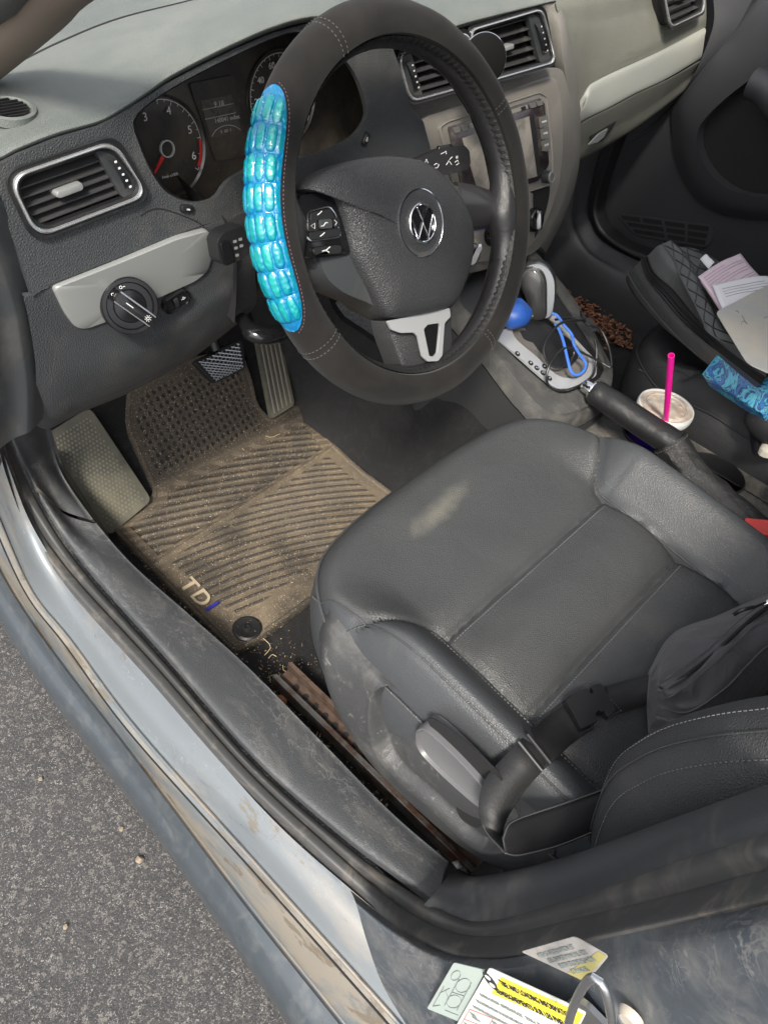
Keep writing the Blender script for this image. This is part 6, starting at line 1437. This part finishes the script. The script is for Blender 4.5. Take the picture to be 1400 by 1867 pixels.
lines_on(r_, o, [(.10, .80, .22 + .09 * k) for k in range(4)], PRG, .0003)
q = Lz([(1303, 570), (1400, 520), (1520, 470), (1600, 640), (1440, 700), (1361, 664)], .494); mb = MB(); mb.prism(rloop(q, .010, 6), V((0, 0, .0012)))
ALU = mk('worn_aluminium', (.50, .50, .47), .42, .6, blotch=((.60, .55, .47), 9, .42, .6), dust=((.4, .38, .34), 200, .62, .72, .4), wave=(9, .15))
mp = mb.build('metal_plate', ALU, bevel=.0004); tag(mp, 'thin worn aluminium plate with a rounded corner lying across the papers', 'metal plate')
mb = MB()
for pp in ([(1340, 568), (1343, 566), (1346, 570)], [(1350, 592), (1354, 585), (1362, 590)], [(1392, 580), (1398, 577)], [(1352, 575), (1360, 590)]): mb.tube(cr(Lz(pp, .4955), 8), .0004, 4)
mb.build('scratch', GRN, mp)
o, _ = sheet('tissue', Lz([(1275, 473), (1290, 470), (1304, 482), (1290, 492)], .462), WPA, 'small crumpled white tissue beside the pink receipt', 'tissue', bend=.008)
# rose patterned box
ROS = bpy.data.materials.new('rose_print'); ROS.use_nodes = True
def rosm(m):
    t = m.node_tree; N = t.nodes; L = t.links; b = N['Principled BSDF']; b.inputs['Roughness'].default_value = .3; b.inputs['Coat Weight'].default_value = .4
    tc = N.new('ShaderNodeTexCoord'); n = N.new('ShaderNodeTexNoise'); n.inputs['Scale'].default_value = 26; n.inputs['Detail'].default_value = 3; n.inputs['Distortion'].default_value = 2.2; L.new(tc.outputs['Object'], n.inputs[0])
    r = N.new('ShaderNodeValToRGB'); e = r.color_ramp.elements; e[0].position = .30; e[0].color = (.02, .03, .20, 1); e[1].position = .72; e[1].color = (.20, .62, .50, 1)
    for p, c in ((.40, (.03, .20, .55)), (.45, (.01, .02, .09)), (.48, (.05, .35, .62)), (.53, (.12, .55, .66)), (.56, (.01, .03, .12)), (.59, (.05, .25, .60)), (.64, (.15, .55, .45)), (.67, (.02, .06, .18))): q = e.new(p); q.color = (*c, 1)
    L.new(n.outputs[0], r.inputs[0]); L.new(r.outputs[0], b.inputs['Base Color'])
rosm(ROS)
C_ = at(1293, 705, z=.352); D_ = at(1280, 683, z=.372); A_ = at(1317, 635, z=.412); B_ = at(1329, 657, z=.395); Lv = at(1440, 728, z=.395) - B_
mb = MB(); mb.add([C_, D_, A_, B_, C_ + Lv, D_ + Lv, A_ + Lv, B_ + Lv], [(0, 1, 5, 4), (1, 2, 6, 5), (2, 3, 7, 6), (3, 0, 4, 7), (4, 5, 6, 7), (0, 1, 2, 3)]); bx = mb.build('card_box', ROS, bevel=.0015); tag(bx, 'blue and turquoise rose patterned card box propped on the passenger seat edge', 'box')
c = (A_ + B_ + C_ + D_) / 4; n_ = -Lv.normalized(); TQ = mk('turquoise_card', (.07, .42, .60), .45)
mb = MB(); mb.prism([c + (p - c) * .97 + n_ * .0006 for p in (C_, D_, A_, B_)], n_ * .0006); ef = mb.build('end_flap', TQ, bx)
u_ = (A_ - D_).normalized(); v_ = n_.cross(u_); mb = MB(); mb.tube(rrect(c + n_ * .0016 + u_ * .002, u_, v_, .013, .0026, .0025), .0008, 5, closed=True); mb.build('flap_slot', BLK, bx)
# dark case at the right edge
mb = MB(); rows = []; c = at(1412, 775, z=.345)
for i in range(13):
    a = math.pi * i / 12 - math.pi / 2; rows.append([c + V((.035 * math.cos(a) ** .7 * math.cos(q), .045 * math.cos(a) ** .7 * math.sin(q), .028 * math.sin(a))) for q in [2 * math.pi * j / 32 for j in range(32)]])
mb.grid(rows, cv=True); oc = mb.build('pouch', mk('soft_black', (.022, .022, .023), .6)); tag(oc, 'small rounded black pouch with a white rim at the right edge of the photo', 'pouch')
mb = MB(); mb.tube(cr([at(1374, 762, z=.352), at(1380, 776, z=.344), at(1392, 786, z=.340), at(1402, 800, z=.336)], 20), [.002] + [.0045] * 18 + [.002], 8); mb.build('white_rim', WPA, oc)
mb = MB(); mb.dome(cr([at(a, b, z=.322) for a, b in [(1386, 816), (1392, 804), (1404, 792), (1440, 790), (1440, 826), (1400, 826)]], 30, True), Z, [(1, -.01), (1, 0), (.8, .006), (.4, .008)]); tag(mb.build('soap_dish', mk('cream_plastic', (.62, .58, .48), .4)), 'cream coloured plastic piece below the black pouch', 'plastic piece')
mb = MB(); mb.dome(cr([at(a, b, z=.315) for a, b in [(1370, 760), (1376, 775), (1384, 800), (1388, 822), (1378, 820), (1372, 795)]], 30, True), Z, [(1, -.01), (1, 0), (.7, .005)]); mb.build('case_flap', BLK, oc)

# ================================================================ waist pack on the driver seat
NYL = mk('black_nylon', (.058, .056, .062), .52, grain=(1500, .25, 'noise'), wave=(24, .55), sheen=.15)
wp = empty('waist_pack', (-.26, -.40, .28), 'black nylon waist pack with a zipped pocket lying at the back of the driver seat', 'waist pack')
Zf = lambda pts: [at(a, b, z=c) for a, b, c in pts]
w0 = Zf([(1180, 1228, .300), (1208, 1170, .285), (1240, 1141, .285), (1334, 1108, .285), (1400, 1072, .285), (1500, 1010, .285)])
w1 = Zf([(1186, 1232, .325), (1216, 1180, .335), (1250, 1156, .345), (1338, 1124, .350), (1400, 1088, .352), (1500, 1030, .35)])
w2 = Zf([(1196, 1250, .335), (1216, 1244, .362), (1284, 1196, .372), (1342, 1143, .376), (1400, 1100, .378), (1500, 1045, .378)])
w3 = Zf([(1198, 1262, .335), (1220, 1264, .362), (1290, 1212, .376), (1348, 1158, .380), (1400, 1116, .382), (1500, 1060, .382)])
w4 = Zf([(1200, 1290, .332), (1252, 1300, .352), (1318, 1258, .368), (1360, 1215, .372), (1402, 1176, .376), (1500, 1110, .378)])
w5 = Zf([(1186, 1330, .312), (1235, 1330, .325), (1300, 1312, .334), (1360, 1280, .334), (1402, 1250, .334), (1500, 1190, .334)])
w6 = Zf([(1186, 1352, .285), (1212, 1362, .278), (1303, 1336, .275), (1360, 1306, .275), (1402, 1276, .275), (1500, 1220, .275)])
G_ = loft([w0, w1, w2, w3, w4, w5, w6], 90, 70)
for i, r in enumerate(G_):
    for j, p in enumerate(r): p.z += .0045 * noise.noise(V((p.x * 34, p.y * 34, 0))) + .004 * math.sin(i * .75 + 3 * noise.noise(V((j * .09, i * .1, 5)))) * math.exp(-j / 14.)
mb = MB(); mb.grid(G_); mb.build('pouch', NYL, wp)
e1 = [r[0] for r in G_]; ce = sum(e1, Vector()) / len(e1) - V((0, 0, .02)); mb = MB(); mb.grid([e1, [p.lerp(ce, .5) for p in e1], [ce] * len(e1)]); mb.build('pouch_end', NYL, wp)
mb = MB(); zl = [a.lerp(b, .5) + V((0, 0, .003)) for a, b in zip(cr(w2, 70), cr(w3, 70))][3:]; mb.tube(zl, .0022, 8, flat=(Z, .6)); mb.build('zip', BLK, wp)
mb = MB()
for k in (-.35, 1.35): mb.tube([a.lerp(b, k) + V((0, 0, .0022)) for a, b in zip(cr(w2, 70), cr(w3, 70))][3:], .0009, 5)
mb.tube([p + V((0, 0, .002)) for p in cr(w4, 60)][2:], .0011, 5); mb.build('seam', NYL, wp)
mb = MB(); P = Zf([(1338, 1120, .378), (1352, 1112, .388), (1376, 1106, .390), (1396, 1098, .386)]); mb.tube(cr(P, 16), [.0022] * 8 + [.0015] * 8, 8); mb.build('zip_pull', BLK, wp)
mb = MB(); mb.tube(cr(Zf([(1392, 1100, .384), (1402, 1096, .388), (1420, 1090, .386)]), 8), .003, 8, flat=(Z, .5)); mb.build('zip_slider', CHR, wp)
WEB = mk('black_webbing', (.020, .020, .021), .48, grain=(420, .6, 'noise'), spec=.3)
def ribbon(A_, B_, n, name, mat=WEB, k=.0014):
    a, b = cr(A_, n), cr(B_, n); mb = MB(); mb.grid([a, [p.lerp(q, .5) for p, q in zip(a, b)], b]); o = mb.build(name, mat, wp, solid=k)
    for e_ in (.035, .965):
        mb = MB(); mb.tube([p.lerp(q, e_) + Z * .0008 for p, q in zip(a, b)], .0007, 5); mb.build('selvedge', MATS.get('selvedge_grey') or mk('selvedge_grey', (.075, .075, .075), .6), o)
    return o
STRAP0 = 1
def seat_z(px, py, h):
    z = .33
    for _ in range(12):
        p = at(px, py, z=z); z = DS(p.x, p.y) + h if abs(p.x + .36) < .25 else z
    return at(px, py, z=z)
A1 = Zf([(1036, 1272, .332), (1005, 1298, .334), (980, 1326, .340), (945, 1353, .356), (914, 1384, .364), (883, 1422, .372), (872, 1469, .376), (883, 1513, .368), (921, 1557, .345)])
B1 = Zf([(1078, 1328, .322), (1046, 1350, .322), (1018, 1376, .326), (989, 1405, .346), (956, 1442, .354), (933, 1476, .358), (920, 1503, .358), (917, 1528, .352), (923, 1556, .344)])
A1[:3] = [seat_z(1040, 1268, .006), seat_z(1008, 1296, .005), seat_z(978, 1324, .007)]; B1[:3] = [seat_z(1080, 1330, .004), seat_z(1048, 1352, .004), seat_z(1018, 1378, .006)]
A1[3] = seat_z(945, 1353, .010); B1[3] = seat_z(989, 1405, .008)
for k_ in range(4, 8): A1[k_] = at(*[(914, 1384), (883, 1422), (872, 1469), (883, 1513)][k_ - 4], z=A1[3].z - [.004, .012, .020, .028][k_ - 4]); B1[k_] = at(*[(956, 1442), (933, 1476), (920, 1503), (917, 1528)][k_ - 4], z=B1[3].z - [.006, .012, .018, .024][k_ - 4])
ribbon(A1, B1, 60, 'strap')
ribbon([seat_z(1200, 1226, .022), seat_z(1150, 1238, .012), seat_z(1100, 1252, .008)], [seat_z(1200, 1272, .014), seat_z(1160, 1290, .006), seat_z(1118, 1304, .006)], 20, 'strap')
ribbon(Zf([(917, 1528, .352), (926, 1503, .350), (945, 1491, .344), (976, 1480, .340), (1045, 1457, .340), (1110, 1434, .335)]), Zf([(922, 1557, .344), (934, 1561, .338), (952, 1561, .334), (1014, 1546, .330), (1072, 1523, .328), (1120, 1500, .325)]), 40, 'strap')
bz = seat_z(1060, 1296, .006).z
def bp3(pts, z): return [at(a, b, z=z) for a, b in pts]
mb = MB(); mb.prism(rloop(bp3([(1026, 1284), (1044, 1270), (1064, 1262), (1070, 1266), (1070, 1274), (1078, 1268), (1090, 1276), (1100, 1300), (1092, 1306), (1084, 1302), (1080, 1310), (1084, 1318), (1076, 1326), (1054, 1336)], bz), .0018, 3), V((0, 0, .009))); bb = mb.build('strap_buckle', BLK, wp, bevel=.0015)
mb = MB(); mb.prism(rloop(bp3([(1072, 1258), (1090, 1252), (1118, 1300), (1104, 1314), (1098, 1308), (1084, 1278)], bz), .002, 3), V((0, 0, .008))); mb.build('buckle_bar', BLK, wp, bevel=.0015)
mb = MB(); a, b = seat_z(945, 1352, .013), seat_z(988, 1405, .011); mb.tube([a, b], .0028, 10); a, b = seat_z(961, 1339, .011), seat_z(1003, 1392, .009); mb.tube([a, b], .0022, 8); mb.build('strap_slider', BLK, wp)
mb = MB(); q = bp3([(1098, 1258), (1112, 1254), (1132, 1296), (1116, 1302)], bz + .004)
for a, b in ((0, 2), (1, 3), (0, 1), (2, 3)): stitches([q[a], q[b]], mb, .003, .002, r=.0003)
mb.build('strap_stitching', STI, wp)

# ================================================================ phone mount on the centre vent
pm = empty('phone_mount', at(890, 110, y=.232), 'round black magnetic phone mount with a chrome clamp knob, clipped to the centre vent', 'phone mount')
c = at(882, 108, y=.205); n_ = V((-.55, -.8, .25)).normalized(); mb = MB(); mb.lathe([(0, -.006), (.020, -.006), (.0275, -.003), (.0285, .0), (.0275, .002), (.025, .0028), (0, .003)], c, n_, 56); mb.build('magnet_disc', mk('mount_rubber', (.008, .008, .008), .8, spec=.1), pm)
mb = MB(); mb.lathe([(.0285, -.0012), (.0292, 0), (.0285, .0012)], c, n_, 56); mb.build('disc_edge', CHR, pm)
c2 = at(903, 84, y=.222); mb = MB(); mb.lathe([(.0085, -.016), (.0085, .006), (.0075, .0085), (0, .009)], c2, n_, 28); mb.build('clamp_knob', mk('warm_chrome', (.62, .50, .44), .25, .9), pm)
mb = MB(); mb.tube([c - n_ * .005, at(898, 96, y=.262)], .007, 12); mb.build('mount_arm', BLK, pm)
# ================================================================ wood chips in the passenger footwell
random.seed(5); mb = MB()
for _ in range(900):
    px, py = 1015 + random.random() * 135, 520 + random.random() * 115
    if abs((py - 535) - (px - 1025) * .62 - 8) > 14 + 30 * random.random() ** 2: continue
    p = at(px, py, z=.072 + random.random() * .008); a = random.random() * 6.28; l_ = random.uniform(.002, .007); w_ = random.uniform(.0012, .0035)
    d1 = V((math.cos(a), math.sin(a), random.uniform(-.4, .4))) * l_; d2 = V((-math.sin(a), math.cos(a), random.uniform(-.3, .3))) * w_; mb.box(p, d1, d2, Z * .0008)
tag(mb.build('mulch', mk('wood_chips', (.30, .13, .06), .8, blotch=[((.12, .05, .03), 90, .42, .55), ((.48, .32, .18), 70, .58, .66)]), None, smooth=False), 'brown bark chips spilled on the passenger footwell carpet', kind='stuff')
# paper scraps beside the seat base
for i, (px, py) in enumerate([(795, 1560), (832, 1578)]):
    mb = MB(); q = [at(px + a, py + b, z=.06 + .004 * i) for a, b in ((-8, -6), (3, -10), (12, 4), (0, 8))]; mb.grid([[q[0], q[1]], [q[3] + Z * .004, q[2]]]); tag(mb.build('paper_scrap', WPA, solid=.0004), ['torn white paper scrap between the sill trim and seat rail, the upper of two', 'small white paper scrap wedged at the end of the seat rail, the lower of two'][i], 'paper', 'paper scraps by the seat rail')
